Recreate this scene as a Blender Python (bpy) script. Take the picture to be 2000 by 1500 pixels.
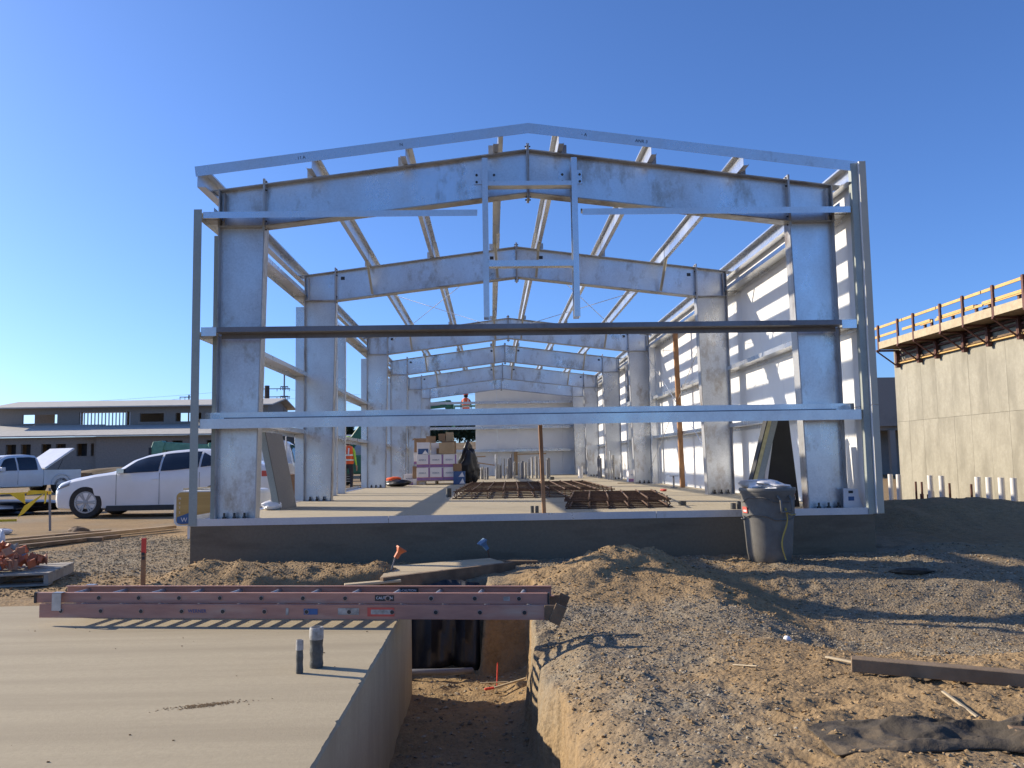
import bpy, bmesh, math, random
import numpy as np
from mathutils import Vector, Matrix

for o in list(bpy.data.objects): bpy.data.objects.remove(o, do_unlink=True)
SC = bpy.context.scene
COL = SC.collection
R = math.radians
random.seed(7)

# ------------------------------------------------------------------ camera
YAW, PIT, ROL, CZ = .0254, .0898, .0162, 1.264
cd = bpy.data.cameras.new('camera'); cam = bpy.data.objects.new('camera', cd); COL.objects.link(cam)
cd.sensor_width = 36; cd.lens = 1683.2 / 2000 * 36; cd.clip_start = .05; cd.clip_end = 4000
fw = Vector((math.sin(YAW) * math.cos(PIT), math.cos(YAW) * math.cos(PIT), math.sin(PIT)))
rt = Vector((math.cos(YAW), -math.sin(YAW), 0)); up = rt.cross(fw)
r2 = rt * math.cos(ROL) - up * math.sin(ROL); u2 = rt * math.sin(ROL) + up * math.cos(ROL)
mw = Matrix((r2, u2, -fw)).transposed().to_4x4(); mw.translation = (0, 0, CZ)
cam.matrix_world = mw
SC.camera = cam

# ------------------------------------------------------------------ sky, sun, exposure
SUN_EL, SUN_AZ = 24.6, 22.0          # height; degrees beyond due left of the view axis
w = bpy.data.worlds.new('World'); SC.world = w; w.use_nodes = True
nt = w.node_tree; nt.nodes.clear()
sky = nt.nodes.new('ShaderNodeTexSky'); sky.sky_type = 'NISHITA'; sky.sun_disc = False
sky.sun_elevation = R(SUN_EL); sky.sun_rotation = R(-(90 - SUN_AZ))
sky.air_density = .8; sky.dust_density = .9; sky.ozone_density = 6.0
bg = nt.nodes.new('ShaderNodeBackground'); bg.inputs[1].default_value = .122
wo = nt.nodes.new('ShaderNodeOutputWorld')
hs = nt.nodes.new('ShaderNodeMix'); hs.data_type = 'RGBA'; hs.blend_type = 'MULTIPLY'; hs.inputs[0].default_value = 1; hs.inputs[7].default_value = (.82, .95, 1.17, 1)   # the camera's white balance for the clear sky
nt.links.new(sky.outputs[0], hs.inputs[6]); nt.links.new(hs.outputs[2], bg.inputs[0]); nt.links.new(bg.outputs[0], wo.inputs[0])
sd = bpy.data.lights.new('sun', 'SUN'); sd.energy = 5.0; sd.angle = R(.53); sd.color = (1, .88, .70)
sun = bpy.data.objects.new('sun', sd); COL.objects.link(sun)
sdir = Vector((-math.cos(R(SUN_AZ)) * math.cos(R(SUN_EL)), math.sin(R(SUN_AZ)) * math.cos(R(SUN_EL)), math.sin(R(SUN_EL))))
sun.rotation_euler = sdir.to_track_quat('Z', 'Y').to_euler(); sun.location = sdir * 60
vs = SC.view_settings; vs.view_transform = 'Standard'; vs.look = 'None'; vs.gamma = 1; vs.use_curve_mapping = False
vs.exposure = .55
SC.render.engine = 'CYCLES'

# ------------------------------------------------------------------ helpers
def thing(name, label, cat, loc=(0, 0, 0), rz=0, group=None):
    o = bpy.data.objects.new(name, None); COL.objects.link(o)
    o.location = loc; o.rotation_euler = (0, 0, rz); o.empty_display_size = .1
    return tag(o, label, cat, group)
def tag(o, label=None, cat=None, group=None, kind=None):
    if label: o['label'] = label
    if cat: o['category'] = cat
    if group: o['group'] = group
    if kind: o['kind'] = kind
    return o
def dup(o, parent=None):
    c = o.copy(); COL.objects.link(c); c.parent = parent
    for ch in list(o.children): dup(ch, c)
    return c
def lerp(a, b, t): return a + (b - a) * t
def sst(a, b, x):
    t = np.clip((x - a) / (b - a), 0, 1); return t * t * (3 - 2 * t)

class MB:
    def __init__(s): s.v = []; s.f = []; s.m = []; s.mi = 0
    def add(s, vs, fs):
        o = len(s.v); s.v += [tuple(v) for v in vs]; s.f += [tuple(i + o for i in f) for f in fs]; s.m += [s.mi] * len(fs); return s
    def bx(s, x0, x1, y0, y1, z0, z1):
        return s.add([(x0,y0,z0),(x1,y0,z0),(x1,y1,z0),(x0,y1,z0),(x0,y0,z1),(x1,y0,z1),(x1,y1,z1),(x0,y1,z1)],
                     [(0,3,2,1),(4,5,6,7),(0,1,5,4),(1,2,6,5),(2,3,7,6),(3,0,4,7)])
    def box(s, c, d, M=None):
        h = Vector(d) / 2; pts = [Vector((x*h.x, y*h.y, z*h.z)) for z in (-1,1) for x, y in ((-1,-1),(1,-1),(1,1),(-1,1))]
        if M: pts = [M @ p for p in pts]
        return s.add([p + Vector(c) for p in pts], [(0,3,2,1),(4,5,6,7),(0,1,5,4),(1,2,6,5),(2,3,7,6),(3,0,4,7)])
    def prism(s, poly, a, b, ax='y'):
        n = len(poly)
        def P(p, t): return {'y': (p[0], t, p[1]), 'x': (t, p[0], p[1]), 'z': (p[0], p[1], t)}[ax]
        vs = [P(p, a) for p in poly] + [P(p, b) for p in poly]
        return s.add(vs, [tuple(range(n)), tuple(range(2*n-1, n-1, -1))] + [(i, (i+1) % n, n+(i+1) % n, n+i) for i in range(n)])
    def sweep(s, prof, p0, p1, upv=(0, 0, 1)):
        # profile (a,b): a along side = dir x up, b along up
        p0, p1 = Vector(p0), Vector(p1); d = (p1 - p0).normalized(); u = Vector(upv); sd = d.cross(u).normalized(); u = sd.cross(d)
        n = len(prof); vs = [p0 + sd*a + u*b for a, b in prof] + [p1 + sd*a + u*b for a, b in prof]
        return s.add(vs, [tuple(range(n)), tuple(range(2*n-1, n-1, -1))] + [(i, (i+1) % n, n+(i+1) % n, n+i) for i in range(n)])
    def bar(s, p0, p1, w_, h_, upv=(0, 0, 1)):
        return s.sweep([(-w_/2,-h_/2),(w_/2,-h_/2),(w_/2,h_/2),(-w_/2,h_/2)], p0, p1, upv)
    def tube(s, p0, p1, r0, r1=None, n=10):
        r1 = r0 if r1 is None else r1; p0, p1 = Vector(p0), Vector(p1); d = (p1 - p0).normalized()
        a = d.orthogonal().normalized(); b = d.cross(a)
        vs = [p + (a*math.cos(2*math.pi*i/n) + b*math.sin(2*math.pi*i/n))*r for p, r in ((p0, r0), (p1, r1)) for i in range(n)]
        return s.add(vs, [tuple(range(n)), tuple(range(2*n-1, n-1, -1))] + [(i, (i+1) % n, n+(i+1) % n, n+i) for i in range(n)])
    def path(s, pts, r, n=8):
        pts = [Vector(p) for p in pts]; rs = r if isinstance(r, (list, tuple)) else [r]*len(pts); rings = []
        a = None
        for i, p in enumerate(pts):
            d = (pts[min(i+1, len(pts)-1)] - pts[max(i-1, 0)]).normalized()
            a = d.orthogonal().normalized() if a is None else (a - d*a.dot(d)).normalized()
            b = d.cross(a); rings.append([p + (a*math.cos(2*math.pi*k/n) + b*math.sin(2*math.pi*k/n))*rs[i] for k in range(n)])
        return s.loft(rings)
    def loft(s, rings, closed=True, caps=True):
        n = len(rings[0]); vs = [p for r in rings for p in r]; fs = []
        for j in range(len(rings)-1):
            for i in range(n if closed else n-1):
                fs.append((j*n+i, j*n+(i+1) % n, (j+1)*n+(i+1) % n, (j+1)*n+i))
        if caps and closed: fs += [tuple(range(n)), tuple(range((len(rings)-1)*n+n-1, (len(rings)-1)*n-1, -1))]
        return s.add(vs, fs)
    def lathe(s, prof, n=24, c=(0, 0, 0), caps=True):
        rings = [[(c[0]+r*math.cos(2*math.pi*i/n), c[1]+r*math.sin(2*math.pi*i/n), c[2]+z) for i in range(n)] for r, z in prof]
        return s.loft(rings, True, caps)
    def build(s, name, mats, parent=None, bevel=0, smooth=0, kind=None, seg=1):
        me = bpy.data.meshes.new(name); me.from_pydata([tuple(v) for v in s.v], [], s.f)
        if not isinstance(mats, (list, tuple)): mats = [mats]
        for m in mats: me.materials.append(m)
        if len(mats) > 1: me.polygons.foreach_set('material_index', s.m)
        b = bmesh.new(); b.from_mesh(me); bmesh.ops.recalc_face_normals(b, faces=b.faces); b.to_mesh(me); b.free()
        if smooth:
            me.polygons.foreach_set('use_smooth', [True]*len(me.polygons)); me.set_sharp_from_angle(angle=R(smooth))
        o = bpy.data.objects.new(name, me); COL.objects.link(o); o.parent = parent
        if bevel:
            md = o.modifiers.new('bevel', 'BEVEL'); md.width = bevel; md.segments = seg; md.limit_method = 'ANGLE'; md.angle_limit = R(40)
        if kind: o['kind'] = kind
        return o
def same(o, name, parent, loc=(0, 0, 0), rot=None, scale=None):
    c = bpy.data.objects.new(name, o.data); COL.objects.link(c); c.parent = parent; c.location = loc
    if rot: c.rotation_euler = rot
    if scale: c.scale = scale
    return c
def realize(o):
    dg = bpy.context.evaluated_depsgraph_get(); me = bpy.data.meshes.new_from_object(o.evaluated_get(dg))
    for m in list(o.modifiers): o.modifiers.remove(m)
    o.data = me; return o
def text(name, body, mat, parent, size, M, extrude=.0008, align='CENTER'):
    cu = bpy.data.curves.new(name, 'FONT'); cu.body = body; cu.size = size; cu.extrude = extrude; cu.align_x = align; cu.align_y = 'CENTER'; cu.resolution_u = 3
    t = bpy.data.objects.new(name, cu); COL.objects.link(t)
    dg = bpy.context.evaluated_depsgraph_get(); me = bpy.data.meshes.new_from_object(t.evaluated_get(dg))
    bpy.data.objects.remove(t); me.transform(M); me.materials.clear(); me.materials.append(mat)
    o = bpy.data.objects.new(name, me); COL.objects.link(o); o.parent = parent; return o
def facing_cam(x, y, z):   # text in the x-z plane, read from -y
    return Matrix.Translation((x, y, z)) @ Matrix.Rotation(R(90), 4, 'X')

# numpy value noise
_rng = np.random.RandomState(3); _P = _rng.rand(256, 256)
def vn(x, y):
    xi = np.floor(x).astype(int); yi = np.floor(y).astype(int); fx = x - xi; fy = y - yi
    fx = fx*fx*(3-2*fx); fy = fy*fy*(3-2*fy)
    g = lambda a, b: _P[a & 255, b & 255]
    return (g(xi, yi)*(1-fx)*(1-fy) + g(xi+1, yi)*fx*(1-fy) + g(xi, yi+1)*(1-fx)*fy + g(xi+1, yi+1)*fx*fy)*2 - 1
def fbm(x, y, sc, oc=4, seed=0):
    r = 0; a = 1; t = 0
    for i in range(oc):
        r = r + a*vn(x/sc + 17.3*i + seed*31.7, y/sc - 9.1*i + seed*7.9); t += a; a *= .5; sc *= .5
    return r / t

# ------------------------------------------------------------------ materials
def nodes(name):
    m = bpy.data.materials.new(name); m.use_nodes = True; t = m.node_tree; t.nodes.clear()
    b = t.nodes.new('ShaderNodeBsdfPrincipled'); o = t.nodes.new('ShaderNodeOutputMaterial'); t.links.new(b.outputs[0], o.inputs[0])
    return m, t, b
def N(t, kind, **kw):
    n = t.nodes.new(kind)
    for k, v in kw.items():
        if k in n.inputs: n.inputs[k].default_value = v
        else: setattr(n, k, v)
    return n
def coords(t, scale=(1, 1, 1), rand=True):
    tc = N(t, 'ShaderNodeTexCoord'); mp = N(t, 'ShaderNodeMapping'); mp.inputs['Scale'].default_value = scale
    t.links.new(tc.outputs['Object'], mp.inputs[0])
    if rand:
        oi = N(t, 'ShaderNodeObjectInfo'); ml = N(t, 'ShaderNodeMath', operation='MULTIPLY'); ml.inputs[1].default_value = 37.0
        t.links.new(oi.outputs['Random'], ml.inputs[0]); cb = N(t, 'ShaderNodeCombineXYZ')
        for i in range(3): t.links.new(ml.outputs[0], cb.inputs[i])
        t.links.new(cb.outputs[0], mp.inputs['Location'])
    return mp.outputs[0]
def noise(t, co, sc, det=5, ro=.6, lo=.35, hi=.65):
    n = N(t, 'ShaderNodeTexNoise', Scale=sc, Detail=det, Roughness=ro); t.links.new(co, n.inputs['Vector'])
    r = N(t, 'ShaderNodeMapRange'); r.inputs[1].default_value = lo; r.inputs[2].default_value = hi
    t.links.new(n.outputs[0], r.inputs[0]); return r.outputs[0]
def mixc(t, f, a, b):
    m = N(t, 'ShaderNodeMix', data_type='RGBA')
    if isinstance(f, (int, float)): m.inputs[0].default_value = f
    else: t.links.new(f, m.inputs[0])
    for v, i in ((a, 6), (b, 7)):
        if isinstance(v, tuple): m.inputs[i].default_value = (*v[:3], 1)
        else: t.links.new(v, m.inputs[i])
    return m.outputs[2]
def bump(t, b, h, st, dist=.01):
    n = N(t, 'ShaderNodeBump', Strength=st, Distance=dist); t.links.new(h, n.inputs['Height']); t.links.new(n.outputs[0], b.inputs['Normal'])
def M(name, c1, c2=None, sc=4, rough=.6, metal=0, bs=0, bsc=60, spec=.5, stretch=(1, 1, 1), det=6, lo=.35, hi=.65, c3=None, sc3=1.2, coat=0, alpha=None):
    m, t, b = nodes(name); co = coords(t, stretch)
    b.inputs['Roughness'].default_value = rough; b.inputs['Metallic'].default_value = metal; b.inputs['Specular IOR Level'].default_value = spec
    b.inputs['Coat Weight'].default_value = coat
    c2 = c2 or tuple(x*.72 for x in c1)
    col = mixc(t, noise(t, co, sc, det, .62, lo, hi), c1, c2)
    if c3: col = mixc(t, noise(t, co, sc3, 4, .6, .52, .75), col, c3)
    t.links.new(col, b.inputs['Base Color'])
    if bs: bump(t, b, noise(t, co, bsc, 4, .6, 0, 1), bs)
    return m
def galv(name, a, b_, stain, rough=.42, metal=.62, stain_lo=.56):
    m, t, b = nodes(name); co = coords(t)
    cloud = noise(t, coords(t, (1, 1, .6)), 1.1, 6, .62, .3, .7); drip = coords(t, (1, 1, .55))
    vor = N(t, 'ShaderNodeTexVoronoi', Scale=55.0); t.links.new(co, vor.inputs['Vector'])
    sp = N(t, 'ShaderNodeMapRange'); t.links.new(vor.outputs['Color'], sp.inputs[0]); sp.inputs[3].default_value = .0; sp.inputs[4].default_value = .28
    col = mixc(t, cloud, a, b_); col = mixc(t, sp.outputs[0], col, (a[0]*1.25, a[1]*1.25, a[2]*1.25))
    st = noise(t, drip, 1.9, 9, .72, stain_lo, stain_lo + .18); col = mixc(t, st, col, stain)
    dk = noise(t, drip, 9.0, 7, .75, .64, .84); col = mixc(t, dk, col, (a[0]*.45, a[1]*.43, a[2]*.40))
    t.links.new(col, b.inputs['Base Color']); b.inputs['Metallic'].default_value = metal
    rr = N(t, 'ShaderNodeMapRange'); rr.inputs[3].default_value = rough - .1; rr.inputs[4].default_value = rough + .16
    t.links.new(cloud, rr.inputs[0]); t.links.new(rr.outputs[0], b.inputs['Roughness'])
    bump(t, b, noise(t, co, 9, 5, .6, 0, 1), .10, .01)
    return m
def concrete(name, a, b_, dirt, dsc=.8, st=(1, 1, 1), fine=30, bs=.25, lo=.5, hi=.72):
    m, t, b = nodes(name); co = coords(t, (1, 1, 1)); cs = coords(t, st)
    col = mixc(t, noise(t, co, fine, 8, .7, .35, .65), a, b_)
    col = mixc(t, noise(t, cs, dsc, 7, .65, lo, hi), col, dirt)
    b.inputs['Roughness'].default_value = .88; b.inputs['Specular IOR Level'].default_value = .3
    t.links.new(col, b.inputs['Base Color']); bump(t, b, noise(t, co, fine*1.5, 7, .7, 0, 1), bs, .01)
    return m
MT = {}
MT['web'] = galv('galvanised_plate', (.70, .72, .74), (.46, .48, .51), (.29, .225, .16), .31, .82, .53)
MT['flange'] = galv('galvanised_flange', (.44, .445, .45), (.32, .32, .32), (.15, .11, .085), .45, .55, .50)
MT['zinc'] = galv('zinc_strip', (.66, .675, .69), (.52, .535, .555), (.36, .33, .29), .27, .82, .62)
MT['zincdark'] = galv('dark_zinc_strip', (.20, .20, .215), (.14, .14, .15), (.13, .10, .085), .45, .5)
MT['greenzinc'] = galv('green_grey_post', (.34, .37, .34), (.27, .30, .28), (.25, .25, .22), .5, .35, .7)
MT['sill'] = galv('sill_zinc', (.55, .555, .57), (.44, .45, .48), (.34, .30, .26), .36, .5, .6)
MT['bolt'] = M('bolt_steel', (.10, .095, .09), (.05, .045, .04), rough=.5, metal=.7)
MT['brace'] = M('primed_brace', (.50, .48, .40), (.42, .40, .33), rough=.6, metal=.1)
MT['panel'] = M('white_liner_panel', (.78, .78, .76), (.73, .73, .72), sc=1.5, rough=.42, bs=.02, bsc=8)
MT['paneltan'] = M('tan_panel_skin', (.50, .46, .36), (.46, .42, .33), rough=.45)
MT['foam'] = M('foam_core', (.62, .55, .28), (.50, .44, .22), sc=20, rough=.9)
MT['slab'] = concrete('broom_concrete', (.40, .335, .222), (.35, .292, .193), (.30, .248, .163), .8, (.25, 3.6, 1), 45, .2, .40, .66)
MT['floor'] = concrete('floor_concrete', (.44, .375, .262), (.37, .315, .222), (.29, .248, .175), .6, (1, 1, 1), 25, .12)
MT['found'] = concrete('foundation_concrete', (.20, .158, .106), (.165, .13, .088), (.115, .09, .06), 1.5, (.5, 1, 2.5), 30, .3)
MT['wallconc'] = concrete('formed_concrete', (.375, .348, .275), (.315, .292, .23), (.225, .207, .16), 1.1, (1, 1.0, .4), 9, .25, .42, .70)
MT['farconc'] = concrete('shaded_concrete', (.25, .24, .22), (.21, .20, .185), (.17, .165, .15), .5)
MT['wood'] = M('raw_lumber', (.42, .29, .16), (.30, .19, .095), sc=3, rough=.75, stretch=(1, 1, 1), bs=.1, bsc=40)
MT['woodpost'] = M('orange_lumber', (.36, .19, .085), (.24, .115, .05), sc=5, rough=.75, bs=.1)
MT['yellowwood'] = M('yellow_guard_lumber', (.62, .40, .14), (.52, .31, .10), sc=3, rough=.7)
MT['plywood'] = M('plywood', (.48, .39, .25), (.38, .30, .19), sc=2, rough=.8, stretch=(.3, 3, 3))
MT['oldwood'] = M('weathered_lumber', (.215, .14, .08), (.12, .078, .045), sc=6, rough=.85, bs=.25, bsc=35)
MT['duskwood'] = M('dusty_lumber', (.25, .175, .105), (.165, .112, .066), sc=5, rough=.9, bs=.3, bsc=35)
MT['greywood'] = M('grey_pallet_wood', (.36, .32, .26), (.25, .215, .17), sc=5, rough=.85, bs=.2)
MT['rust'] = M('rusty_rebar', (.135, .075, .045), (.07, .04, .026), sc=25, rough=.85, bs=.3, bsc=120)
MT['ruststeel'] = M('oxide_steel', (.16, .06, .04), (.08, .035, .028), sc=10, rough=.7)
MT['white'] = M('white_plastic', (.80, .79, .77), (.72, .71, .69), rough=.5)
MT['pipewhite'] = M('pvc_white', (.78, .76, .73), (.70, .67, .63), rough=.4)
MT['black'] = M('black_plastic', (.012, .012, .014), (.03, .03, .032), rough=.38, bs=.3, bsc=15)
MT['tape'] = M('duct_tape_grey', (.10, .10, .09), (.05, .05, .045), sc=30, rough=.6, bs=.3)
MT['tapewhite'] = M('tape_white', (.46, .44, .40), (.22, .205, .18), sc=24, rough=.6)
MT['binplastic'] = M('bin_grey_plastic', (.165, .154, .133), (.122, .113, .098), sc=8, rough=.55, bs=.15, bsc=60, c3=(.19, .17, .138), sc3=3)
MT['bag'] = M('white_liner_bag', (.72, .72, .73), (.60, .60, .62), sc=6, rough=.35, bs=.5, bsc=12)
MT['red'] = M('red_paint', (.55, .05, .03), (.42, .035, .022), rough=.5)
MT['redstake'] = M('fluorescent_red', (.72, .07, .045), (.6, .05, .03), rough=.6)
MT['orange'] = M('orange_plastic', (.55, .15, .055), (.38, .09, .035), sc=12, rough=.6)
MT['orange2'] = M('faded_orange_plastic', (.46, .22, .12), (.34, .13, .07), sc=12, rough=.65)
MT['blueplastic'] = M('faded_blue_plastic', (.13, .24, .36), (.09, .16, .26), sc=12, rough=.6)
MT['yellow'] = M('yellow_plastic', (.85, .58, .02), (.75, .48, .015), rough=.45)
MT['green'] = M('lift_green_paint', (.03, .16, .09), (.02, .11, .065), rough=.45)
MT['palegreen'] = M('telehandler_green', (.16, .36, .24), (.11, .26, .18), rough=.5)
MT['carpaint'] = M('white_car_paint', (.80, .79, .78), (.72, .71, .69), sc=1, rough=.28, coat=.6)
MT['truckpaint'] = M('white_truck_paint', (.72, .72, .71), (.64, .63, .60), sc=2, rough=.32, coat=.4)
MT['glass'] = M('dark_car_glass', (.012, .014, .018), (.02, .022, .026), rough=.06, spec=.8)
MT['rubber'] = M('tyre_rubber', (.022, .021, .02), (.04, .036, .03), sc=10, rough=.85)
MT['rim'] = M('alloy', (.42, .42, .43), (.32, .32, .33), rough=.35, metal=.7)
MT['trim'] = M('black_trim', (.02, .02, .022), (.03, .03, .03), rough=.5)
MT['chrome'] = M('chrome', (.8, .8, .8), (.7, .7, .7), rough=.12, metal=1)
MT['lamp'] = M('lamp_lens', (.30, .30, .30), (.16, .16, .16), rough=.08, coat=1)
MT['amber'] = M('amber_lens', (.6, .2, .03), (.5, .15, .02), rough=.2)
MT['card'] = M('brown_cardboard', (.30, .19, .105), (.25, .155, .085), sc=4, rough=.85)
MT['cardlight'] = M('pale_cardboard', (.42, .31, .19), (.36, .26, .15), sc=4, rough=.85)
MT['carton'] = M('white_carton', (.74, .72, .72), (.68, .66, .66), rough=.6)
MT['purple'] = M('purple_print', (.30, .17, .36), (.25, .14, .30), rough=.6)
MT['bluepr'] = M('blue_print', (.05, .12, .28), (.04, .09, .22), rough=.6)
MT['redpr'] = M('red_print', (.60, .10, .07), (.5, .08, .06), rough=.6)
MT['fibre'] = M('pink_fibreglass', (.45, .235, .17), (.35, .175, .13), sc=6, rough=.65, stretch=(.6, 3, 3), c3=(.45, .34, .265), sc3=2.5)
MT['alu'] = M('aluminium', (.50, .50, .50), (.38, .38, .38), sc=10, rough=.45, metal=.7)
MT['skin'] = M('skin', (.42, .25, .17), (.36, .2, .13), rough=.6)
MT['denim'] = M('dark_trousers', (.03, .03, .038), (.05, .05, .06), sc=20, rough=.9)
MT['vest'] = M('orange_vest', (.85, .13, .03), (.75, .10, .02), rough=.7)
MT['lime'] = M('lime_shirt', (.42, .72, .08), (.36, .6, .06), rough=.8)
MT['shirt'] = M('dark_shirt', (.04, .045, .05), (.06, .065, .07), rough=.9)
MT['tanshirt'] = M('tan_shirt', (.45, .36, .22), (.35, .28, .17), rough=.9)
MT['reflect'] = M('reflective_tape', (.75, .76, .72), (.65, .66, .62), rough=.35)
MT['hair'] = M('dark_hair', (.02, .014, .01), (.03, .02, .015), rough=.8)
MT['cmu'] = M('grey_block_wall', (.27, .24, .205), (.22, .195, .17), sc=8, rough=.9)
MT['roof'] = M('pale_roof_deck', (.50, .475, .42), (.43, .41, .365), sc=2, rough=.8)
MT['stud'] = M('pale_stud', (.70, .69, .66), (.62, .60, .57), rough=.5)
MT['bark'] = M('bark', (.07, .05, .035), (.045, .032, .022), rough=.9)
MT['leaf'] = M('dark_foliage', (.040, .062, .022), (.022, .036, .014), sc=2, rough=.7)
MT['leaf2'] = M('light_foliage', (.075, .095, .03), (.045, .06, .02), sc=2, rough=.7)
MT['bank'] = M('scrubby_bank', (.20, .14, .085), (.10, .075, .045), sc=.8, rough=.95, det=9)
MT['pole'] = M('utility_pole', (.10, .08, .065), (.06, .05, .04), rough=.9)
MT['steelpole'] = M('steel_pole', (.20, .20, .21), (.15, .15, .16), rough=.6)
MT['fabric'] = M('black_geotextile', (.045, .036, .026), (.085, .066, .044), sc=7, rough=.95, bs=.5, bsc=60, c3=(.20, .142, .08), sc3=4)
MT['foamwhite'] = M('white_polystyrene', (.85, .82, .84), (.78, .75, .77), rough=.7)
MT['packwood'] = M('printed_wrap', (.50, .32, .10), (.42, .26, .075), sc=2.0, rough=.35, stretch=(.15, .15, 9))
MT['wrapwhite'] = M('white_wrap', (.75, .75, .73), (.68, .68, .66), rough=.35)
MT['greytank'] = M('grey_tank_paint', (.36, .37, .38), (.28, .29, .30), rough=.4)
MT['greypanel'] = M('grey_panel_skin', (.19, .175, .155), (.165, .15, .135), sc=30, rough=.7, bs=.05)
MT['darkpanel'] = M('dark_panel_skin', (.022, .022, .021), (.03, .03, .028), rough=.7)
MT['rope'] = M('yellow_rope', (.55, .40, .10), (.40, .28, .06), rough=.8)
# ------------------------------------------------------------------ ground
SLABZ, FGZ, TR = .62, .14, -.65      # floor slab top, near slab top, trench floor
def trench(x, y):
    # 1 inside the trench, 0 outside
    e = fbm(x, y, .5, 3, 5)
    right = .30 + .05*np.sin(y*1.7 + .6) + .05*e - .12*sst(3.6, 2.6, y)
    end = 8.10 + .06*fbm(x, y, .3, 2, 9)
    a = sst(right + .03, right - .04, x) * sst(end + .05, end - .05, y) * sst(-.95, -.9, x)
    b = sst(-2.3, -2.2, x) * sst(-.05, -.13, x + .05*e) * sst(6.9, 6.95, y) * sst(8.65, 8.5, y)
    return np.maximum(a, b)
def height(x, y, fine=True):
    x = np.asarray(x, float); y = np.asarray(y, float)
    near = sst(16, 11, y) * sst(-9, -6, x) * sst(14, 9, x)
    g = lerp(.04, .10, sst(6, 9.3, y)) + .02*fbm(x, y, 6, 3, 1) + .045*fbm(x, y, 1.4, 3, 2)*near
    g = g + sst(-3, -9, x)*sst(9, 18, y)*.03
    # heap of spoil in front of the foundation and its flanks
    n = fbm(x, y, .45, 4, 3); n2 = fbm(x, y, .16, 3, 4)
    m = .10*np.exp(-(((x-1.15)/.4)**2 + ((y-8.7)/.4)**2)) + .20*np.exp(-(((x-1.60)/np.where(x > 1.6, .42, .72))**2 + ((y-8.75)/.5)**2)) + .13*np.exp(-(((x-.75)/.55)**2 + ((y-8.2)/.7)**2)) + .07*np.exp(-(((x-2.0)/.6)**2 + ((y-7.8)/.5)**2))
    m = m + .15*np.exp(-((y-8.95-.12*np.sin(x*2.1))/.38)**2) * sst(-3.5, -2.9, x)*sst(-.75, -1.15, x)
    m = m + .06*np.exp(-(((x+2.9)/.9)**2 + ((y-8.7)/.5)**2))
    g = g + m*(1 + .35*n) + m*.22*n2
    g = g - .75*sst(8.5, 12, x)*sst(14.5, 20, y)*sst(75, 50, y)
    # shallow swale in front of the right corner
    g = g - .27*sst(1.7, 2.9, x)*sst(5.0, 6.6, y)*sst(9.3, 7.9, y)*sst(12, 8, x)
    # dark bank to the right of the building, ridges and wheel ruts
    rb = .42*np.exp(-((y-13.6-.2*np.sin(x))/1.5)**2)*sst(4.9, 6.3, x)*sst(16, 11, x)
    g = g + rb*(1 + .28*fbm(x, y, .8, 4, 6))
    g = g + .10*np.exp(-((y-10.3+.12*(x-4))/.32)**2)*sst(4.3, 5.6, x)*sst(11, 8, x)*(1+.4*n)
    g = g + .09*np.exp(-(((x-5.0)/.5)**2 + ((y-8.7)/.35)**2))
    rut = np.sin((x*.35 + y)*5.2 + 1.2*fbm(x, y, 1.5, 2, 8))
    g = g + .022*rut*sst(1.2, 2.2, x)*sst(9.8, 8.6, y)*sst(5.5, 6.6, y)
    # two shallow tyre tracks with lug marks crossing the foreground
    for off in (0, .55):
        c_ = y - (3.55 + off + .42*(x-1.2)); tr_ = np.exp(-(c_/.10)**4)*sst(.9, 1.3, x)*sst(4.2, 3.4, x)
        g = g - tr_*(.016 + .012*np.sin((x*.9 + y*.4)*52 + 6*np.abs(c_)))
    # soft loose dirt and footprints near the camera
    cl = sst(.05, .35, fbm(x, y, .9, 3, 11))*near
    if fine:
        g = g + near*(.018*fbm(x, y, .22, 4, 12) + .042*cl*np.abs(fbm(x, y, .17, 4, 13)) + .014*fbm(x, y, .075, 2, 14))
    # rounded lip of the trench bank
    lip = sst(.85, .3, x)*sst(.1, .3, x)*sst(7.9, 7.0, y)
    g = g - .10*sst(.62, .30, x)*sst(7.6, 5.0, y)*(1 + .8*fbm(x, y, .5, 3, 15)) * (x > .1) + .05*lip*fbm(x, y, .3, 3, 16)
    t = trench(x, y)
    floor_ = TR + .05*fbm(x, y, .5, 4, 17) + .02*fbm(x, y, .1, 3, 18) + .06*sst(.05, .3, x)
    g = g*(1-t) + floor_*t
    return g
def gravel_mask(x, y):
    n = fbm(x, y, 1.3, 4, 21)
    g = sst(-.18, .22, n + .12*fbm(x, y, .3, 3, 22))
    g = np.maximum(g, sst(2.4, 3.2, x)*sst(5.4, 6.4, y)*.9)
    g = np.maximum(g, sst(1.3, .7, np.hypot((x-.8)/.8, (y-5.9)/.9))*.95)
    g = np.maximum(g, sst(1.25, .7, np.hypot((x-.75)/.65, (y-4.2)/.8))*.9)
    g = np.maximum(g, sst(-3.2, -3.9, x)*sst(9.3, 10.2, y)*sst(-6.5, -5.8, x)*sst(15.5, 14.0, y))
    g = g*(1 - .92*sst(1.15, .7, np.hypot((x-1.35)/1.3, (y-8.35)/.95)))
    g = g*(1 - .9*sst(1.2, .6, np.hypot((x-1.9)/.75, (y-4.1)/.75)))
    g = g*(1 - .8*sst(9.8, 9.2, y)*sst(-.2, -.8, x)*sst(7.0, 7.5, y))
    g = g*(1 - .85*sst(4.7, 6.2, x)*sst(8.6, 10.0, y))
    g = g*(1 - .75*sst(.75, .42, x)*sst(5.4, 4.6, y)*(x > 0))
    g = g*(.80 + .35*fbm(x, y, .35, 3, 23))
    return np.clip(g, 0, 1)*(1 - trench(x, y)*.6)
def axis(segs):
    out = []
    for a, b, st in segs: out += list(np.arange(a, b, st))
    return np.array(out + [segs[-1][1]])
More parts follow.
